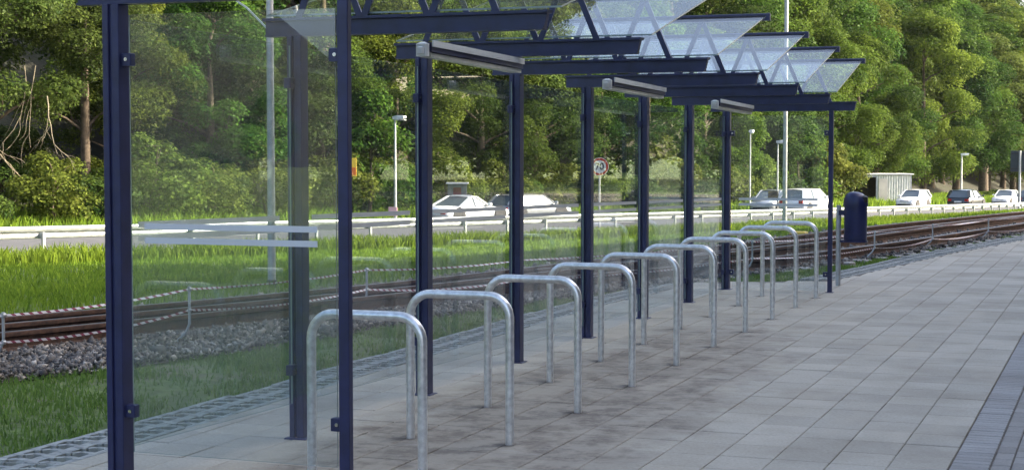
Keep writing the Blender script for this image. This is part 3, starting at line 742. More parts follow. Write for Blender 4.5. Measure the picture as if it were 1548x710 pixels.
# ------------------------------------------------------------------ cars
def car(name, label, paint, k, off, away, L_=4.3, W_=1.72, H_=1.42, kind='hatch', rot=0., dzr=0.):
    """local x = forward"""
    x, y = gpt(k, off); h = ghead(k)
    d = (math.sin(h), math.cos(h)) if away else (-math.sin(h), -math.cos(h))
    root = empty(name, (x, y, zg(x, y)+.022+dzr), math.atan2(d[1], d[0])+rot); tag(root, label, 'car', 'cars on the road')
    hw = W_/2; gc = .19; belt = .60*H_+.02; f, r_ = L_/2, -L_/2
    prof = {'hatch': dict(hood=(f-.05, .66), ws0=f-1.05, ws1=f-1.78, rf1=r_+.55, rb=r_+.12), 'wagon': dict(hood=(f-.05, .68), ws0=f-1.15, ws1=f-1.95, rf1=r_+.45, rb=r_+.10),
            'sedan': dict(hood=(f-.05, .66), ws0=f-1.2, ws1=f-1.95, rf1=r_+1.45, rb=r_+.75), 'coupe': dict(hood=(f-.05, .62), ws0=f-1.45, ws1=f-2.15, rf1=r_+1.75, rb=r_+.85)}[kind]
    rear_z = belt+.02
    st = [(r_, .42, .52, .84), (r_+.04, .36, rear_z-.16, .92), (r_+.16, .28, rear_z-.02, .975), (r_+.5, gc, rear_z, 1.), (0, gc, belt, 1.), (prof['ws0'], gc, belt-.01, .99), (f-.55, gc, belt-.09, .96), (f-.2, .24, belt-.17, .90), (f-.04, .30, belt-.30, .82), (f, .36, .52, .74)]
    ring = []
    for xx, zb, zt, wf in st:
        w_ = hw*wf; zm = zb+(zt-zb)*.55
        pr = [(w_*.90, zb), (w_*.985, zb+.06), (w_, zm), (w_*.965, zt-.05), (w_*.90, zt), (0, zt+.025)]
        ring.append([(xx, a, b) for a, b in pr]+[(xx, -a, b) for a, b in reversed(pr[:-1])])
    k_ = len(ring[0]); mb = MB(); vs = [v for q in ring for v in q]
    mb.add(vs, [(i*k_+j, i*k_+j+1, (i+1)*k_+j+1, (i+1)*k_+j) for i in range(len(st)-1) for j in range(k_-1)]+[(i*k_, i*k_+k_-1, (i+1)*k_+k_-1, (i+1)*k_)for i in range(len(st)-1)], 0, True)
    mb.add(ring[0], [tuple(range(k_))], 0); mb.add(ring[-1], [tuple(range(k_))], 0)
    body = mb.build('body', paint, root)
    # greenhouse
    rz = H_; wb, wt = hw*.93, hw*.74; x0, x1, x2, x3 = prof['ws0']-.02, prof['ws1'], prof['rf1'], prof['rb']
    B_ = [(x0, wb), (x0, -wb), (x3, -wb), (x3, wb)]; T_ = [(x1, wt), (x1, -wt), (x2, -wt), (x2, wt)]
    zb_ = belt-.01
    def win(q, name_='window'):
        m2 = MB(); m2.add(q, [(0, 1, 2, 3)]); c = Vector((sum(v[0] for v in q)/4, sum(v[1] for v in q)/4, 0))
        inn = [(v[0]+(c.x-v[0])*.03, v[1]*.96, v[2]-.01) for v in q]; m2.add(inn, [(3, 2, 1, 0)]); m2.build(name_, M['carglass'], root)
    tz = rz-.05
    win([(*B_[0], zb_), (*B_[1], zb_), (*T_[1], tz), (*T_[0], tz)], 'windscreen'); win([(*B_[2], zb_), (*B_[3], zb_), (*T_[3], tz), (*T_[2], tz)], 'rear_window')
    for s_ in (1, -1): win([(B_[0][0], s_*wb, zb_), (B_[3][0], s_*wb, zb_), (T_[3][0], s_*wt, tz), (T_[0][0], s_*wt, tz)], 'side_window')
    mb = MB()
    rp = [(x1+.06, wt*.97, tz-.01), (x1-.25, wt*.98, rz-.015), ((x1+x2)/2, wt, rz), (x2+.2, wt*.98, rz-.02), (x2-.06, wt*.97, tz-.012)]
    vs = []
    for a, b_, c in rp: vs += [(a, b_+.012, c-.02), (a, b_*.8, c+.012), (a, 0, c+.03), (a, -b_*.8, c+.012), (a, -b_-.012, c-.02)]
    mb.add(vs, [(i*5+j, i*5+j+1, (i+1)*5+j+1, (i+1)*5+j) for i in range(4) for j in range(4)], 0, True)
    for s_ in (1, -1):
        for (a, b_) in (((B_[0][0], s_*wb, zb_), (T_[0][0], s_*wt, tz)), ((B_[3][0], s_*wb, zb_), (T_[3][0], s_*wt, tz))): mb.bar(a, b_, .085 if a[0] > 0 else (.22 if kind != 'coupe' else .12), .06)
        xm = (x1+x2)/2-.05; mb.bar((xm, s_*(wb+.004), zb_), (xm-.03, s_*(wt+.006), tz), .03, .07)
        mb.bar((x1, s_*(wt+.004), tz), (x2, s_*(wt+.004), tz), .04, .05)
    mb.build('roof', paint, root)
    for s_ in (1, -1):
        mb = MB(); mb.cbox(f-.30, f-.10, s_*hw*.66-.16, s_*hw*.66+.16, belt-.32, belt-.20, .02); mb.build('headlight', M['headlight'], root)
        mb = MB(); mb.cbox(r_-.01, r_+.10, s_*hw*.72-.13, s_*hw*.72+.13, belt-.28, belt-.10, .015); mb.build('tail_light', M['taillight'], root)
        mb = MB(); mb.cbox(x0-.22, x0-.10, s_*(hw+.09)-.09, s_*(hw+.09)+.09, belt+.02, belt+.14, .02); mb.build('mirror', paint, root)
        for xx in (f-.82, r_+.78):
            mb = MB(); rr = .31; yy = s_*(hw-.10)
            mb.tube([(xx, yy-.09, rr), (xx, yy-.085, rr), (xx, yy+.085, rr), (xx, yy+.09, rr)], [rr*.93, rr, rr, rr*.93], 22); wh = mb.build('wheel', M['tyre'], root)
            mb = MB(); yo = yy+s_*.092; mb.tube([(xx, yo-.004, rr), (xx, yo+.006, rr)], .2, 16); mb.build('rim', M['rim'], wh)
            mb = MB(); mb.tube([(xx, yy-.10+s_*.02, rr+.02), (xx, yy+.095+s_*.012, rr+.02)], rr+.065, 20); mb.build('wheel_arch', M['plastic'], root)
    mb = MB(); mb.cbox(f-.06, f+.012, -.26, .26, .40, .50, .004); mb.build('number_plate', M['plate'], root)
    mb = MB(); mb.cbox(r_-.012, r_+.05, -.26, .26, .52, .62, .004); mb.build('number_plate', M['plate'], root)
    mb = MB(); mb.cbox(f-.10, f+.008, -hw*.62, hw*.62, .26, .36, .01); mb.cbox(f-.12, f-.008, -.35, .35, belt-.34, belt-.27, .01); mb.build('grille', M['plastic'], root)
    return root
# placed along the road by station and offset
car('car', 'white low coupe seen side-on behind the guardrail, between the third and fourth back posts', M['car_white'], 17.2, 14.0, True, 4.25, 1.72, 1.16, 'coupe', rot=-.12)
car('car', 'silver hatchback partly hidden behind the white coupe', M['car_silver'], 20.9, 15.2, True, 4.1, 1.7, 1.2, 'hatch', rot=-.3)
car('car', 'silver car with its front hidden by the white wagon, left of the tall grey mast', M['car_silver'], 37.0, 15.2, False, 4.3, 1.72, 1.40, 'hatch')
car('car', 'white estate car seen from behind through the far shelter panes', M['car_white'], 35.5, 12.0, True, 4.5, 1.75, 1.48, 'wagon', rot=-.12)
car('car', 'small pale hatchback facing the camera, right of the litter bin', M['car_white'], 50.75, 12.75, False, 3.7, 1.62, 1.42, 'hatch', rot=-.15)
car('car', 'black estate car seen from behind with a bright side', M['car_black'], 49.0, 8.0, True, 4.4, 1.72, 1.44, 'wagon', rot=-.1)
car('car', 'white sedan facing the camera, farther right than the black estate', M['car_white'], 65.2, 10.75, False, 4.3, 1.72, 1.40, 'sedan', rot=-.1)
car('car', 'dark car cut off by the right edge of the photo', M['car_dark'], 58.0, 6.2, True, 4.3, 1.72, 1.42, 'hatch')

# ------------------------------------------------------------------ poles, lamps, signs
def mast(name, x, y, h, r0, r1, label, cat, matl, sleeve=False, brace=False, zb=None):
    z = zg(x, y)-.05 if zb is None else zb
    root = empty(name, (x, y, z)); tag(root, label, cat)
    mb = MB(); mb.tube([(0, 0, -.3), (0, 0, h*.5), (0, 0, h)], [r0, (r0+r1)/2, r1], 14); mb.build('pole', matl, root)
    if sleeve: mb = MB(); mb.tube([(0, 0, -.2), (0, 0, .10)], r0*1.18, 14); mb.build('base_sleeve', M['plastic'], root)
    if brace: mb = MB(); mb.bar((0, 0, 3.22), (-.30, -.05, 3.52), .02, .02); mb.bar((-.30, -.05, 3.52), (-.9, -.1, 3.9), .02, .02); mb.build('brace', M['galv_dull'], root)
    mb = MB(); mb.tube([(0, 0, h), (0, 0, h+.03)], [r1*1.1, r1*.4], 12); mb.build('cap', matl, root)
    return root
mast('lamp_mast', -10.06, 18.05, 8, .052, .035, 'grey lamp mast with a black foot, seen through the near glass panel', 'mast', M['galv_dull'], True, True)
mast('lamp_mast', -8.22, 41.8, 9.5, .062, .045, 'tall thin grey mast rising past the far end of the shelter roof', 'mast', M['galv_dull'])
def street_lamp(x, y, h, label, arm=(.45, -.2), zb=None, r=.055, plate=None):
    z = zg(x, y)-.02 if zb is None else zb
    root = empty('street_lamp', (x, y, z)); tag(root, label, 'street lamp', 'street lamps along the road')
    mb = MB(); mb.tube([(0, 0, -.3), (0, 0, h)], [r*1.2, r*.8], 12); mb.build('pole', M['galv_dull'], root)
    mb = MB(); a = Vector((arm[0], arm[1], 0)); t = a.normalized(); u = Vector((-t.y, t.x, 0)); vs = []
    for d_, w_, z0, z1 in ((-.08, .07, h-.06, h+.06), (a.length*.4, .14, h-.08, h+.10), (a.length, .10, h-.02, h+.08)):
        for s_, zz in ((-1, z0), (1, z0), (1, z1), (-1, z1)): vs.append(t*d_+u*w_*s_+Vector((0, 0, zz)))
    mb.add(vs, [(3, 2, 1, 0), (8, 9, 10, 11)]+[(i*4+j, i*4+(j+1) % 4, (i+1)*4+(j+1) % 4, (i+1)*4+j) for i in range(2) for j in range(4)]); hd = mb.build('lamp_head', M['lamp_white'], root)
    mb = MB(); mb.cbox(*sorted((t.x*.05, t.x*a.length*.95)), -.1, .1, h-.11, h-.075, .01); mb.build('lens', M['diffuser'], hd)
    if plate:
        mb = MB(); mb.cbox(plate[0], plate[1], -.10, -.06, plate[2], plate[3], .006); mb.build('plate', plate[4], root)
    return root
street_lamp(-28.6, 61.9, 3.95, 'short street lamp with a pink plate at its foot, right of the near front post', (.5, -.1), -.95, plate=(-.28, .12, -.15, .22, M['signpink']))
street_lamp(-20.5, 93.8, 3.9, 'thin lamp post seen just right of the last back post', (.2, .1), -1.15, .045)
street_lamp(-19.4, 96.4, 3.3, 'street lamp left of the tall grey mast with a brown plate at its foot', (.45, -.1), -1.15, .05, plate=(-.55, .05, -.1, .35, M['bark']))
street_lamp(-13.15, 144.8, 3.75, 'street lamp standing behind the black estate car', (.6, .1), -2.45, .08, plate=(-.4, .25, .0, .45, M['signpink']))
# speed limit sign
sg = empty('speed_limit_sign', (-16.93, 53.4, -1.15)); tag(sg, 'round red-rimmed speed limit sign reading 70 on a thin post', 'road sign'); sg.rotation_euler = (0, 0, .30)
mb = MB(); mb.tube([(0, .02, -.4), (0, .02, 2.5)], .035, 10); mb.build('post', M['galv_dull'], sg)
def disc(r0, r1, y0, y1, seg=40):
    mb = MB(); vs = []
    for y in (y0, y1):
        for r_ in (r0, r1):
            for k in range(seg): a = 2*math.pi*k/seg; vs.append((r_*math.cos(a), y, 2.23+r_*math.sin(a)))
    f_ = []
    for k in range(seg):
        n2 = (k+1) % seg; f_ += [(k, n2, seg+n2, seg+k), (2*seg+k, 3*seg+k, 3*seg+n2, 2*seg+n2), (seg+k, seg+n2, 3*seg+n2, 3*seg+k), (k, 2*seg+k, 2*seg+n2, n2)]
    mb.add(vs, f_); return mb
disc(.001, .315, -.03, -.005).build('plate', M['signwhite'], sg); disc(.225, .300, -.036, -.0302).build('rim', M['signred'], sg)
def text_part(txt, size, parent, loc, rot, matl, name='lettering', ext=.004, sx=1.):
    cu = bpy.data.curves.new(name, 'FONT'); cu.body = txt; cu.size = size; cu.align_x = 'CENTER'; cu.align_y = 'CENTER'; cu.extrude = ext; cu.offset = .006
    to = bpy.data.objects.new(name, cu); col.objects.link(to); bpy.context.view_layer.update()
    me = bpy.data.meshes.new_from_object(to.evaluated_get(bpy.context.evaluated_depsgraph_get())); bpy.data.objects.remove(to)
    me.materials.clear(); me.materials.append(matl); o = link(bpy.data.objects.new(name, me), parent); o.location = loc; o.rotation_euler = rot; o.scale = (sx, 1, 1); return o
text_part('70', .34, sg, (0, -.036, 2.23), (math.pi/2, 0, 0), M['signblack'], sx=.9)
ws = empty('warning_sign', (-28.62, 57.7, -1.05)); tag(ws, 'small yellow and orange sign just right of the near front post', 'road sign'); ws.rotation_euler = (0, 0, .35)
mb = MB(); mb.tube([(0, .03, -.3), (0, .03, 2.4)], .03, 10); mb.build('post', M['galv_dull'], ws)
mb = MB(); mb.cbox(-.26, .26, -.02, .0, 1.66, 2.38, .006); mb.build('plate', M['signyellow'], ws)
mb = MB(); mb.cbox(-.24, .24, -.026, -.021, 1.72, 2.02, .003); mb.build('panel', M['signorange'], ws)
rs = empty('direction_sign', (-6.9, 125.6, zg(-6.9, 125.6))); tag(rs, 'large dark road sign seen from behind at the right edge', 'road sign'); rs.rotation_euler = (0, 0, .12)
for x in (-.33, 1.4): mb = MB(); mb.tube([(x, 0, -.5), (x, 0, 4.3)], .09, 12); mb.build('post', M['galv_dull'], rs)
mb = MB(); mb.cbox(-1.0, 2.1, .09, .13, 2.75, 4.3, .01); mb.build('panel', M['signback'], rs)
for z in (2.95, 4.05): mb = MB(); mb.cbox(-.95, 2.05, .05, .088, z, z+.07, .005); mb.build('cross_rail', M['plastic'], rs)
# small hut with a red door
hx, hy = -27.7, 66.5; hz = -1.25
ht = empty('utility_hut', (hx, hy, hz)); tag(ht, 'small grey hut with a dark red door among the bushes', 'hut'); ht.rotation_euler = (0, 0, .38)
mb = MB(); mb.box(-.42, -.18, -.3, .5, 0, 1.4); mb.box(.18, .42, -.3, .5, 0, 1.4); mb.box(-.18, .18, -.3, .5, 1.26, 1.4); mb.box(-.18, .18, .0, .5, 0, 1.26); mb.build('wall', M['hutgrey'], ht)
mb = MB(); mb.cbox(-.178, .178, -.16, -.12, .02, 1.255, .01); d_ = mb.build('door', M['reddoor'], ht); mb = MB(); mb.cbox(.09, .12, -.20, -.162, .6, .72, .004); mb.build('handle', M['bolt'], d_)
mb = MB(); mb.cbox(-.5, .5, -.38, .56, 1.402, 1.47, .01); mb.build('roof', M['galv_dull'], ht)
# open-fronted corrugated shed
sx_, sy_ = -20.9, 146; sz_ = zg(sx_, sy_)
sz_ = -3.05
sd_ = empty('corrugated_shed', (sx_, sy_, sz_)); tag(sd_, 'pale corrugated metal shed with one dark open side, on the far bank', 'shed'); sd_.rotation_euler = (0, 0, .40); sd_.scale = (1.05, 1.05, 1.1)
def corr(x0, x1, z0, z1, y, n_):
    mb = MB(); vs = []; m_ = n_*4
    for i in range(m_+1):
        x = x0+(x1-x0)*i/m_; o_ = .035*math.sin(2*math.pi*i/4+.6)
        vs += [(x, y+o_, z0), (x, y+o_, z1), (x, y+o_+.03, z0), (x, y+o_+.03, z1)]
    mb.add(vs, [(i*4, i*4+4, i*4+5, i*4+1) for i in range(m_)]+[(i*4+3, i*4+7, i*4+6, i*4+2) for i in range(m_)]); return mb
corr(.1, 2.9, 0, 2.25, -1.2, 13).build('front_wall', M['corrugated'], sd_)
mb = MB(); mb.box(.0, .10, -1.22, -1.12, 0, 2.3); mb.box(2.9, 3.0, -1.22, -1.12, 0, 2.3); mb.box(-2.0, -1.9, -1.22, -1.12, 0, 2.3); mb.box(-1.9, 0, -1.2, -1.14, 2.12, 2.28); mb.build('frame', M['galv_dull'], sd_)
mb = MB(); mb.box(-2, 3, 1.2, 1.26, 0, 2.3); mb.box(-2.0, -1.95, -1.1, 1.2, 0, 2.3); mb.box(2.95, 3, -1.1, 1.2, 0, 2.3); mb.build('back_wall', M['shed_shade'], sd_)  # inner walls coloured dark to stand in for the shade inside
mb = MB(); mb.cbox(-2.15, 3.15, -1.4, 1.4, 2.31, 2.40, .02); mb.build('roof', M['corrugated'], sd_)
mb = MB(); mb.box(.2, .95, -1.28, -1.25, .1, 2.0); mb.build('door', M['plaster'], sd_)

# ------------------------------------------------------------------ foliage meshes
def leaves(P, N, size, v, matl, name, fold=.25, aspect=.62):
    """one rhombic folded leaf per point; P,N (n,3)"""
    n_ = len(P); N = N/np.linalg.norm(N, axis=1)[:, None]
    r_ = rng.normal(size=(n_, 3)); U = np.cross(N, r_); U /= np.linalg.norm(U, axis=1)[:, None]; W = np.cross(N, U)
    s = (size*(.65+.7*rng.random(n_)))[:, None]
    a = P-U*s*.5; b = P+W*s*aspect*.5+N*s*fold*.3; c = P+U*s*.5-N*s*.12; d = P-W*s*aspect*.5+N*s*fold*.3
    V = np.stack([a, b, c, d], 1).reshape(-1, 3); F = np.arange(n_*4).reshape(-1, 4)
    return np_mesh(name, V, F, matl, np.repeat(v, 4))
def unit(n_): q = rng.normal(size=(n_, 3)); return q/np.linalg.norm(q, axis=1)[:, None]
def crown(name, blobs, per, leaf, matl, flat=.7, droop=.0):
    Ps, Ns, vs = [], [], []
    for (c, rb) in blobs:
        n_ = int(per*(rb**2)); u = unit(n_); u[:, 2] = np.where((u[:, 2] < -.2) & (rng.random(n_) < .6), -u[:, 2], u[:, 2])
        # sub-tufts: pull leaves towards a few random twigs to break the outline
        tw = unit(14); k = np.argmax(u@tw.T, 1); near = (u*tw[k]).sum(1)
        rad = rb*(.62+.42*rng.random(n_)+.30*(near-.75))
        p_ = c+u*rad[:, None]*np.array([1, 1, flat]); p_[:, 2] -= droop*rb*(1-u[:, 2])*.3
        Ps.append(p_); Ns.append(u*.55+np.array([0, 0, .55])+rng.normal(size=(n_, 3))*.34)
        vs.append(np.clip(rng.normal(.42, .15, n_)+rng.normal(0, .15), 0, 1))
    return leaves(np.concatenate(Ps), np.concatenate(Ns), leaf, np.concatenate(vs), matl, name)
def tree_proto(name, seed, Rr, z0, z1, nb, per, leaf, matl, rb=(.7, 1.25), top=.35, flat=.7, trunk=.2, lean=0., low=False):
    global rng
    rng = np.random.default_rng(seed); rd = random.Random(seed)
    blobs = []; tries = 0
    while len(blobs) < nb:
        t = rng.random(); z = z0+(z1-z0)*t
        env = Rr*(math.sin(math.pi*min(1, (t*.86+.14)))**.6)*(1-(t**2)*top)
        a = rng.random()*2*math.pi; q = math.sqrt(rng.random())*.55+.45
        r_ = rb[0]+(rb[1]-rb[0])*rng.random()
        blobs.append((np.array([env*q*math.cos(a)+lean*t, env*q*math.sin(a), z]), r_))
    root = empty(name); cr = link(bpy.data.objects.new('crown', crown('crown', blobs, per, leaf, matl, flat)), root)
    mb = MB(); hz_ = z0+(z1-z0)*.75
    pts = [(0, 0, -.4), (.05, .03, z0*.5), (lean*.2+.1*rd.uniform(-1, 1), .1*rd.uniform(-1, 1), z0+(z1-z0)*.25), (lean*.5, 0, z0+(z1-z0)*.5), (lean*.7, .1, hz_)]
    mb.tube(pts, [trunk*1.25, trunk, trunk*.8, trunk*.5, trunk*.15], 9)
    for c, r_ in rd.sample(blobs, min(16, nb)):
        zz = max(z0*.5, min(hz_, c[2]-Rr*.35)); t = zz/hz_; b0 = Vector((lean*.7*t, 0, zz)); e = Vector(c); mid = b0.lerp(e, .5)+Vector((rd.uniform(-.3, .3), rd.uniform(-.3, .3), rd.uniform(-.1, .4)))
        mb.tube([b0, b0.lerp(mid, .5)+Vector((0, 0, .08)), mid, e], [trunk*.36, trunk*.28, trunk*.2, trunk*.06], 6)
    mb.build('trunk', M['bark'], root)
    return root
protos = {
 'A': tree_proto('broadleaf_tree', 11, 3.6, 2.0, 9.5, 54, 900, .14, M['leaf_a'], trunk=.22),
 'B': tree_proto('broadleaf_tree', 12, 3.1, 1.4, 10.5, 58, 950, .13, M['leaf_b'], rb=(.6, 1.1), trunk=.18),
 'C': tree_proto('broadleaf_tree', 13, 3.9, 2.6, 9.0, 46, 800, .15, M['leaf_c'], rb=(.8, 1.4), flat=.55, trunk=.26, lean=.8),
 'D': tree_proto('broadleaf_tree', 14, 2.7, .8, 8.0, 50, 980, .125, M['leaf_a'], rb=(.55, 1.0), trunk=.16, lean=-.4),
 'H': tree_proto('broadleaf_tree', 23, 3.4, 4.4, 9.5, 50, 800, .13, M['leaf_c'], rb=(.6, 1.15), trunk=.2),
 'S': tree_proto('shrub', 15, 1.35, .35, 2.2, 26, 950, .12, M['leaf_s'], rb=(.38, .62), trunk=.05, top=.2),
 'U': tree_proto('shrub', 16, 1.15, .3, 3.3, 28, 900, .13, M['leaf_b'], rb=(.38, .62), trunk=.06, top=.5),
 'V': tree_proto('shrub', 17, 1.8, .2, 1.5, 30, 900, .13, M['leaf_c'], rb=(.35, .6), trunk=.05, top=.1),
}
used = set()
def plant(kind, x, y, s, label, group, rz=None, cat=None, sz=1., z=None, sink=.1):
    pr = protos[kind]
    o = pr if kind not in used else copy_tree(pr); used.add(kind)
    o.location = (x, y, (zg(x, y) if z is None else z)-sink); o.rotation_euler = (0, 0, random.uniform(0, 6.28) if rz is None else rz)
    o.scale = (s, s, s*sz); tag(o, label, cat or ('shrub' if kind in 'SUV' else 'tree'), group); return o
random.seed(21)
def colpx(x, y):   # horizontal direction relative to the view axis
    d = depth(x, y); return (x*math.cos(YAW)+y*math.sin(YAW))/d if d > 1 else 99
# front row along the bank, left to right
FRONT = [
 (8.4, 23.0, 'H', 1.0, 'olive tree overhanging the dark hollow at the left edge of the photo'),
 (10.9, 23.4, 'H', .95, 'tree with high foliage just left of the near shelter post'),
 (12.3, 24.2, 'B', .90, 'light green tree directly behind the near left shelter post'),
 (14.6, 23.6, 'A', 1.0, 'broad tree seen through the middle of the near glass end panel'),
 (16.4, 24.4, 'C', .95, 'olive tree behind the grey lamp mast'),
 (18.0, 22.6, 'D', 1.05, 'bushy tree just left of the near front post'),
 (21.4, 23.4, 'B', 1.05, 'light tree behind the short lamp with the pink plate'),
 (25.0, 22.8, 'A', 1.05, 'bright green tree between the third and fourth back posts'),
 (28.6, 23.4, 'C', 1.1, 'olive tree just right of the fourth back post'),
 (32.4, 22.6, 'D', 1.15, 'bushy tree right behind the 70 sign'),
 (36.4, 23.2, 'B', 1.2, 'light tree behind the sixth back post'),
 (41.0, 22.8, 'A', 1.25, 'tree between the seventh and last back posts'),
 (46.0, 23.2, 'C', 1.3, 'olive tree just right of the last back post'),
 (51.5, 22.8, 'D', 1.4, 'tree behind the tall grey mast'),
 (57.5, 23.4, 'B', 1.5, 'pale tree right behind the far front post'),
 (64.0, 24.0, 'A', 1.6, 'dark tree right above the litter bin'),
 (72.0, 26.0, 'D', 1.9, 'dark tree right behind the corrugated shed'),
 (80.0, 25.0, 'B', 2.0, 'tree above the small pale hatchback'),
 (89.0, 25.0, 'A', 2.1, 'tree behind the street lamp by the black estate car'),
 (98.0, 25.0, 'C', 2.3, 'tree above the white sedan at the right'),
 (109.0, 25.0, 'B', 2.5, 'light green tree behind the dark road sign at the right edge'),
]
SECT = [(168, 'left of the near shelter post'), (515, 'behind the near glass end panel'), (640, 'right of the near front post'), (785, 'between the third and fourth back posts'), (895, 'between the fourth and fifth back posts'),
        (975, 'between the fifth and sixth back posts'), (1045, 'between the sixth and seventh back posts'), (1100, 'between the last two back posts'), (1256, 'left of the far front post'), (1400, 'above the litter bin and the shed'), (9999, 'towards the right edge of the photo')]
def where(x, y):
    px = 774+2450*colpx(x, y)
    return next(t for lim, t in SECT if px < lim)
for k, o_, kd, s, lab in FRONT:
    x, y = gpt(k, o_); plant(kd, x, y, s, lab, 'trees along the foot of the bank')
# wooded slope behind: rows of trees nothing tells apart
nb_ = 0
for row, (o0, s0, gap) in enumerate(((28.5, 1.05, 2.6), (34.5, 1.25, 3.0), (43, 1.5, 3.8), (55, 1.7, 4.4), (68, 1.9, 5), (82, 2.0, 5.6), (97, 2.1, 6), (112, 2.2, 6.5))):
    k = -12.
    while k < 150:
        f_ = 1+max(0, k)/70; kk = k+random.uniform(-.8, .8); x, y = gpt(kk, o0*(1+.0*k)+random.uniform(-1.6, 1.6))
        if abs(colpx(x, y)) < .36 and not (row < 3 and colpx(x, y) < -.25):
            plant(random.choice('AABBCD'), x, y, s0*(.85+.3*random.random())*min(2.1, f_), ('lower' if row < 2 else 'upper')+' tree on the wooded slope, '+where(x, y), 'trees higher on the wooded slope'); nb_ += 1
        k += gap*min(2.4, f_)
# shrubs along the foot of the bank
for k, o_, s_ in ((8.6, 26.0, .9), (9.3, 27.5, 1.0), (10.1, 26.4, .8), (10.9, 28.2, 1.1), (8.0, 28.6, 1.1), (9.9, 30.0, 1.2), (11.4, 26.6, .8)):
    x, y = gpt(k, o_); plant('V', x, y, s_, 'low shrub in the dark hollow at the left edge of the photo', 'shrubs in the hollow')
i = 0; k = -9.
while k < 70:
    x, y = gpt(k+random.uniform(-.3, .3), 20.4+random.uniform(-.5, 1.3)); f_ = 1+max(0, k)/60
    if abs(colpx(x, y)) < .35 and not (.195 < colpx(x, y) < .272):
        dk_ = colpx(x, y) < -.245; plant(random.choice('SV' if dk_ else 'SSUV'), x, y, (.7+.3*random.random() if dk_ else .8+.5*random.random())*min(1.7, f_), 'leafy shrub at the foot of the wooded bank, '+where(x, y), 'shrubs along the bank'); i += 1
    k += (1.0+.5*random.random())*min(2., f_)
# shrubs on the far bank near the shed
for k, o_, s in ((88, 19.5, 1.2),):
    x, y = gpt(k, o_); plant('V', x, y, s, 'low bush beside the corrugated shed', 'bushes by the shed', sz=.8)

# dead branches hanging at the left
x, y = gpt(8.75, 21.25); db = empty('dead_branch', (x, y, zg(x, y)-1.7)); tag(db, 'bleached bare branch hanging in the dark hollow at the left', 'branch')
mb = MB()
rb_ = random.Random(3)
def twig(p, d, ln, r_, lvl):
    pts = [Vector(p)]; d = Vector(d).normalized()
    for i in range(6):
        d = (d+Vector((rb_.uniform(-.35, .35), rb_.uniform(-.2, .2), rb_.uniform(-.38, .30)))).normalized(); pts.append(pts[-1]+d*ln/6)
    mb.tube(pts, [r_*(1-.12*i) for i in range(7)], 6)
    if lvl:
        for i in (2, 3, 5): twig(pts[i], d+Vector((rb_.uniform(-1, 1), 0, rb_.uniform(-1.1, .5))), ln*.45, r_*.55, lvl-1)
twig((-3.0, 0, 4.9), (1, 0, -.05), 3.0, .034, 2); twig((-3.2, .1, 3.1), (1, 0, .02), 3.6, .040, 1); twig((.4, 0, 6.3), (.3, 0, -1), 2.2, .028, 2); twig((-.7, .2, 7.4), (.02, 0, -1), 3.6, .020, 1); twig((-.3, .3, 7.4), (-.03, 0, -1), 3.0, .018, 1)
mb.build('branch', M['deadwood'], db)

# ------------------------------------------------------------------ trees and an added, unseen building behind the camera's right shoulder (they shade the platform)
rngp = random.Random(5)
bl = empty('shade_building', (8.5, -6, 0)); tag(bl, 'dark building added to shade the platform, outside the picture on the right', 'building')
mb = MB(); mb.box(0, 9, 0, 35.5, 0, 15); mb.build('wall', M['shade_wall'], bl)
mb = MB(); mb.add([(-.3, -.3, 15), (9.3, -.3, 15), (4.5, -.3, 17), (-.3, 35.7, 15), (9.3, 35.7, 15), (4.5, 35.7, 17)], [(0, 2, 1), (3, 4, 5), (0, 3, 5, 2), (1, 2, 5, 4), (0, 1, 4, 3)]); mb.build('roof', M['roof_tile'], bl)
for fl in (1.0, 4.2, 7.4):
    for j in range(9):
        mb = MB(); mb.box(-.04, .02, 1.6+j*3.3, 2.8+j*3.3, fl, fl+1.7); wn = mb.build('window', M['carglass'], bl)
        mb = MB(); mb.box(-.09, -.042, 1.5+j*3.3, 2.9+j*3.3, fl-.08, fl-.01); mb.build('sill', M['hutgrey'], wn)
for (x, y, kd, s) in ((12.5, 34.5, 'A', 1.95), (14.5, 31.5, 'B', 1.5), (12.5, 37, 'A', 1.4), (17.5, 42.5, 'C', 1.5), (20, 48.5, 'A', 1.45), (22.5, 36, 'D', 1.9), (16, 51.5, 'B', 1.2), (24.5, 55, 'B', 1.5), (27, 45, 'A', 1.7), (19, 82, 'A', 1.5), (26, 78, 'B', 1.6), (33, 76, 'A', 1.6), (40, 70, 'C', 1.7), (46, 66, 'D', 1.9), (53, 62, 'A', 1.7), (31, 64, 'D', 1.7), (38, 58, 'B', 1.5)):  # the farther ones added to block bright sky mirrored in the panes
    plant(kd, x, y, s, 'tall tree beside the platform, outside the picture on the right', 'trees right of the picture')
for (x, y, s) in ((14, 92, 3.2), (22, 86, 3.2), (30, 82, 3.2), (37, 78, 3.2), (44, 74, 3.2), (51, 69, 3.2), (57, 63, 3.2), (8, 98, 3.2), (26, 90, 3.4), (40, 82, 3.4), (62, 58, 3.2), (66, 50, 3.2)):  # unseen bushes added to hide the bright horizon from the glass
    plant('V', x, y, s, 'wide bush added to darken the pane reflections, outside the picture on the right', 'bushes right of the picture')
for (x, y, kd, s) in ((-62, -98, 'A', .62), (-50, -104, 'D', .5), (-75, -92, 'C', .6), (-38, -108, 'B', .5)):
    plant(kd, x, y, s, 'distant tree behind the camera', 'trees behind the camera')

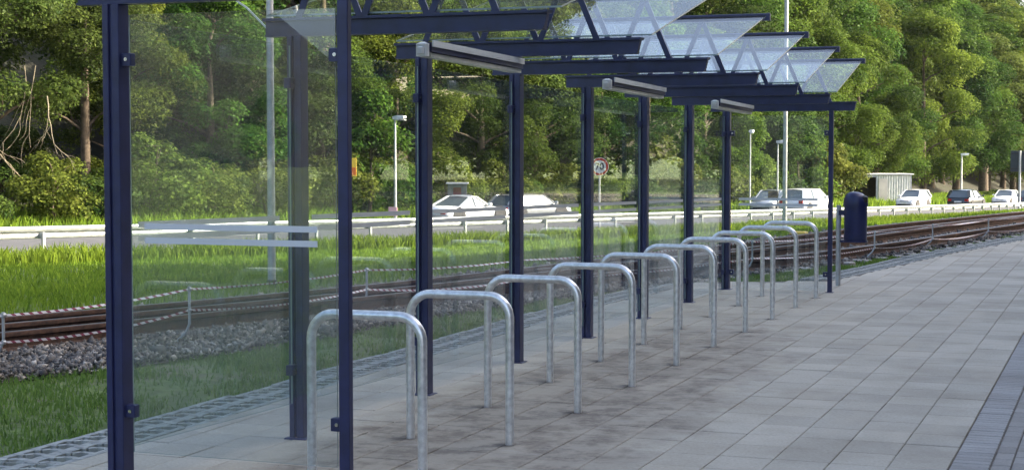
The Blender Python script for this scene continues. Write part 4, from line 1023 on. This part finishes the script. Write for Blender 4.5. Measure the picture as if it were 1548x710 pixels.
# ------------------------------------------------------------------ grass
rng = np.random.default_rng(99)
def blades(x, y, h, wd, matl, name, label, zoff=None, patch=None):
    n_ = len(x); z = zground(x, y)-.05 if zoff is None else np.full(n_, zoff)
    a = rng.random(n_)*2*math.pi; ln = rng.normal(0, .28, (n_, 2))*h[:, None]
    dx, dy = np.cos(a)*wd/2, np.sin(a)*wd/2
    P0 = np.stack([x-dx, y-dy, z], -1); P1 = np.stack([x+dx, y+dy, z], -1)
    m0 = np.stack([x-dx*.75+ln[:, 0]*.35, y-dy*.75+ln[:, 1]*.35, z+h*.6], -1); m1 = np.stack([x+dx*.75+ln[:, 0]*.35, y+dy*.75+ln[:, 1]*.35, z+h*.6], -1)
    T = np.stack([x+ln[:, 0], y+ln[:, 1], z+h], -1)
    V = np.stack([P0, P1, m1, T, m0], 1).reshape(-1, 3)
    F = np.arange(n_*5).reshape(-1, 5)
    v = np.clip(rng.normal(.45, .22, n_)+(0 if patch is None else patch), 0, 1)
    me = np_mesh(name, V, F, matl, np.repeat(v, 5)); o = link(bpy.data.objects.new(name, me)); tag(o, label, 'grass', kind='stuff'); return o
def lowfreq(x, y, s, seed):
    r_ = np.random.default_rng(seed); out = 0
    for i in range(6):
        k = r_.normal(size=2)*s*(1+i*.5); out = out+np.sin(x*k[0]+y*k[1]+r_.random()*6.28)/(1+i*.4)
    return out/3
# verge between the far ballast edge and the guardrail, and on to the road
n_ = 210000
t = rng.random(n_)**1.35; y = 9+t*95; xf = np.where(y < FB[-1, 1], xat(FB, y), FB[-1, 0]+(y-FB[-1, 1])*.22); xg = np.interp(y, GLa[:, 1], GLa[:, 0])+.9*0
u = rng.random(n_); x = xf+(xg-.85-xf)*u
keep = (np.abs((x*math.cos(YAW)+y*math.sin(YAW))/np.maximum(1, depth(x, y))) < .36) & (xg < xf)
x, y = x[keep], y[keep]; dp = depth(x, y)
lf = lowfreq(x, y, .9, 3); edge_d = np.clip((np.where(y < FB[-1, 1], xat(FB, y), 99)-x)/.9, 0.25, 1)
h = (.065+.035*lf+.065*rng.random(len(x)))*edge_d*np.where(rng.random(len(x)) < .02, 1.8, 1.); wd = .008+.00055*dp
blades(x, y, np.maximum(h, .03), wd*.8, M['grass'], 'verge_grass', 'bright green grass on the verge between the tracks and the guardrail', patch=lf*.14)
n_ = 26000
kk = -8+rng.random(n_)**1.3*62; k0 = np.floor(kk).astype(int); f_ = (kk-k0)[:, None]; base = GLa[k0+45]*(1-f_)+GLa[k0+46]*f_; hh = np.radians(14.82-.2*np.clip(kk, 0, 44)); oo = -1.5+1.42*rng.random(n_)
x = base[:, 0]-np.cos(hh)*oo; y = base[:, 1]+np.sin(hh)*oo; lf = lowfreq(x, y, .7, 6)
blades(x, y, (.26+.15*rng.random(n_)+.07*lf), .012+.0006*depth(x, y), M['grass'], 'guardrail_grass', 'taller grass growing along the foot of the guardrail', patch=lf*.14)
# strip between the platform edge and the ballast (and inside the grass pavers)
n_ = 80000
y = 6+rng.random(n_)**1.25*34; e_ = np.interp(y, EDY, EDX); nbx = xat(NB, y); nbx = np.where(y < NB[0, 1], NB[0, 0], nbx)
x = e_-.02-(e_-.02-(nbx-.15))*rng.random(n_)
lf = lowfreq(x, y, 1.6, 8)
dens = np.clip((e_-x-.10)/.5, .12, 1)*np.clip(.62+lf*.9, .10, 1)
keep = (rng.random(n_) < dens) & (e_-x > .03) & (x > nbx-.2); x, y, lf, e_ = x[keep], y[keep], lf[keep], e_[keep]
h = (.022+.035*rng.random(len(x))+.012*lf)*np.clip((e_-x)/.55, .45, 1.15)
blades(x, y, np.maximum(h, .025), .007+.0004*depth(x, y), M['grass_near'], 'platform_edge_grass', 'short green grass strip between the platform edge and the ballast', zoff=-.05, patch=lf*.12)
# rough grass on the bank under the trees
n_ = 55000
kk = -12+rng.random(n_)**1.2*120; oo = 17.6+rng.random(n_)*7.5
k0 = np.floor(kk).astype(int); idx = k0+45; f_ = (kk-k0)[:, None]; base = GLa[idx]*(1-f_)+GLa[idx+1]*f_; hh = np.radians(14.82-.2*np.clip(kk, 0, 44))
x = base[:, 0]-np.cos(hh)*oo; y = base[:, 1]+np.sin(hh)*oo
keep = np.abs((x*math.cos(YAW)+y*math.sin(YAW))/depth(x, y)) < .35; x, y = x[keep], y[keep]; dp = depth(x, y)
lf = lowfreq(x, y, .5, 5)
blades(x, y, (.25+.3*rng.random(len(x))+.15*lf)*(1+dp/250), .012+.0006*dp, M['grass'], 'bank_grass', 'rough tall grass along the foot of the wooded bank', patch=lf*.15-.05)

# ------------------------------------------------------------------ air
mb = MB(); mb.box(-330, 160, -190, 450, -14, 135)
m = bpy.data.materials.new('thin_haze'); m.use_nodes = True; n = m.node_tree; n.nodes.clear()
out = n.nodes.new('ShaderNodeOutputMaterial'); pv = n.nodes.new('ShaderNodeVolumePrincipled'); pv.inputs['Density'].default_value = .00004; pv.inputs['Color'].default_value = (.86, .92, 1, 1)
n.links.new(pv.outputs[0], out.inputs['Volume'])
tag(mb.build('haze', m), kind='stuff')
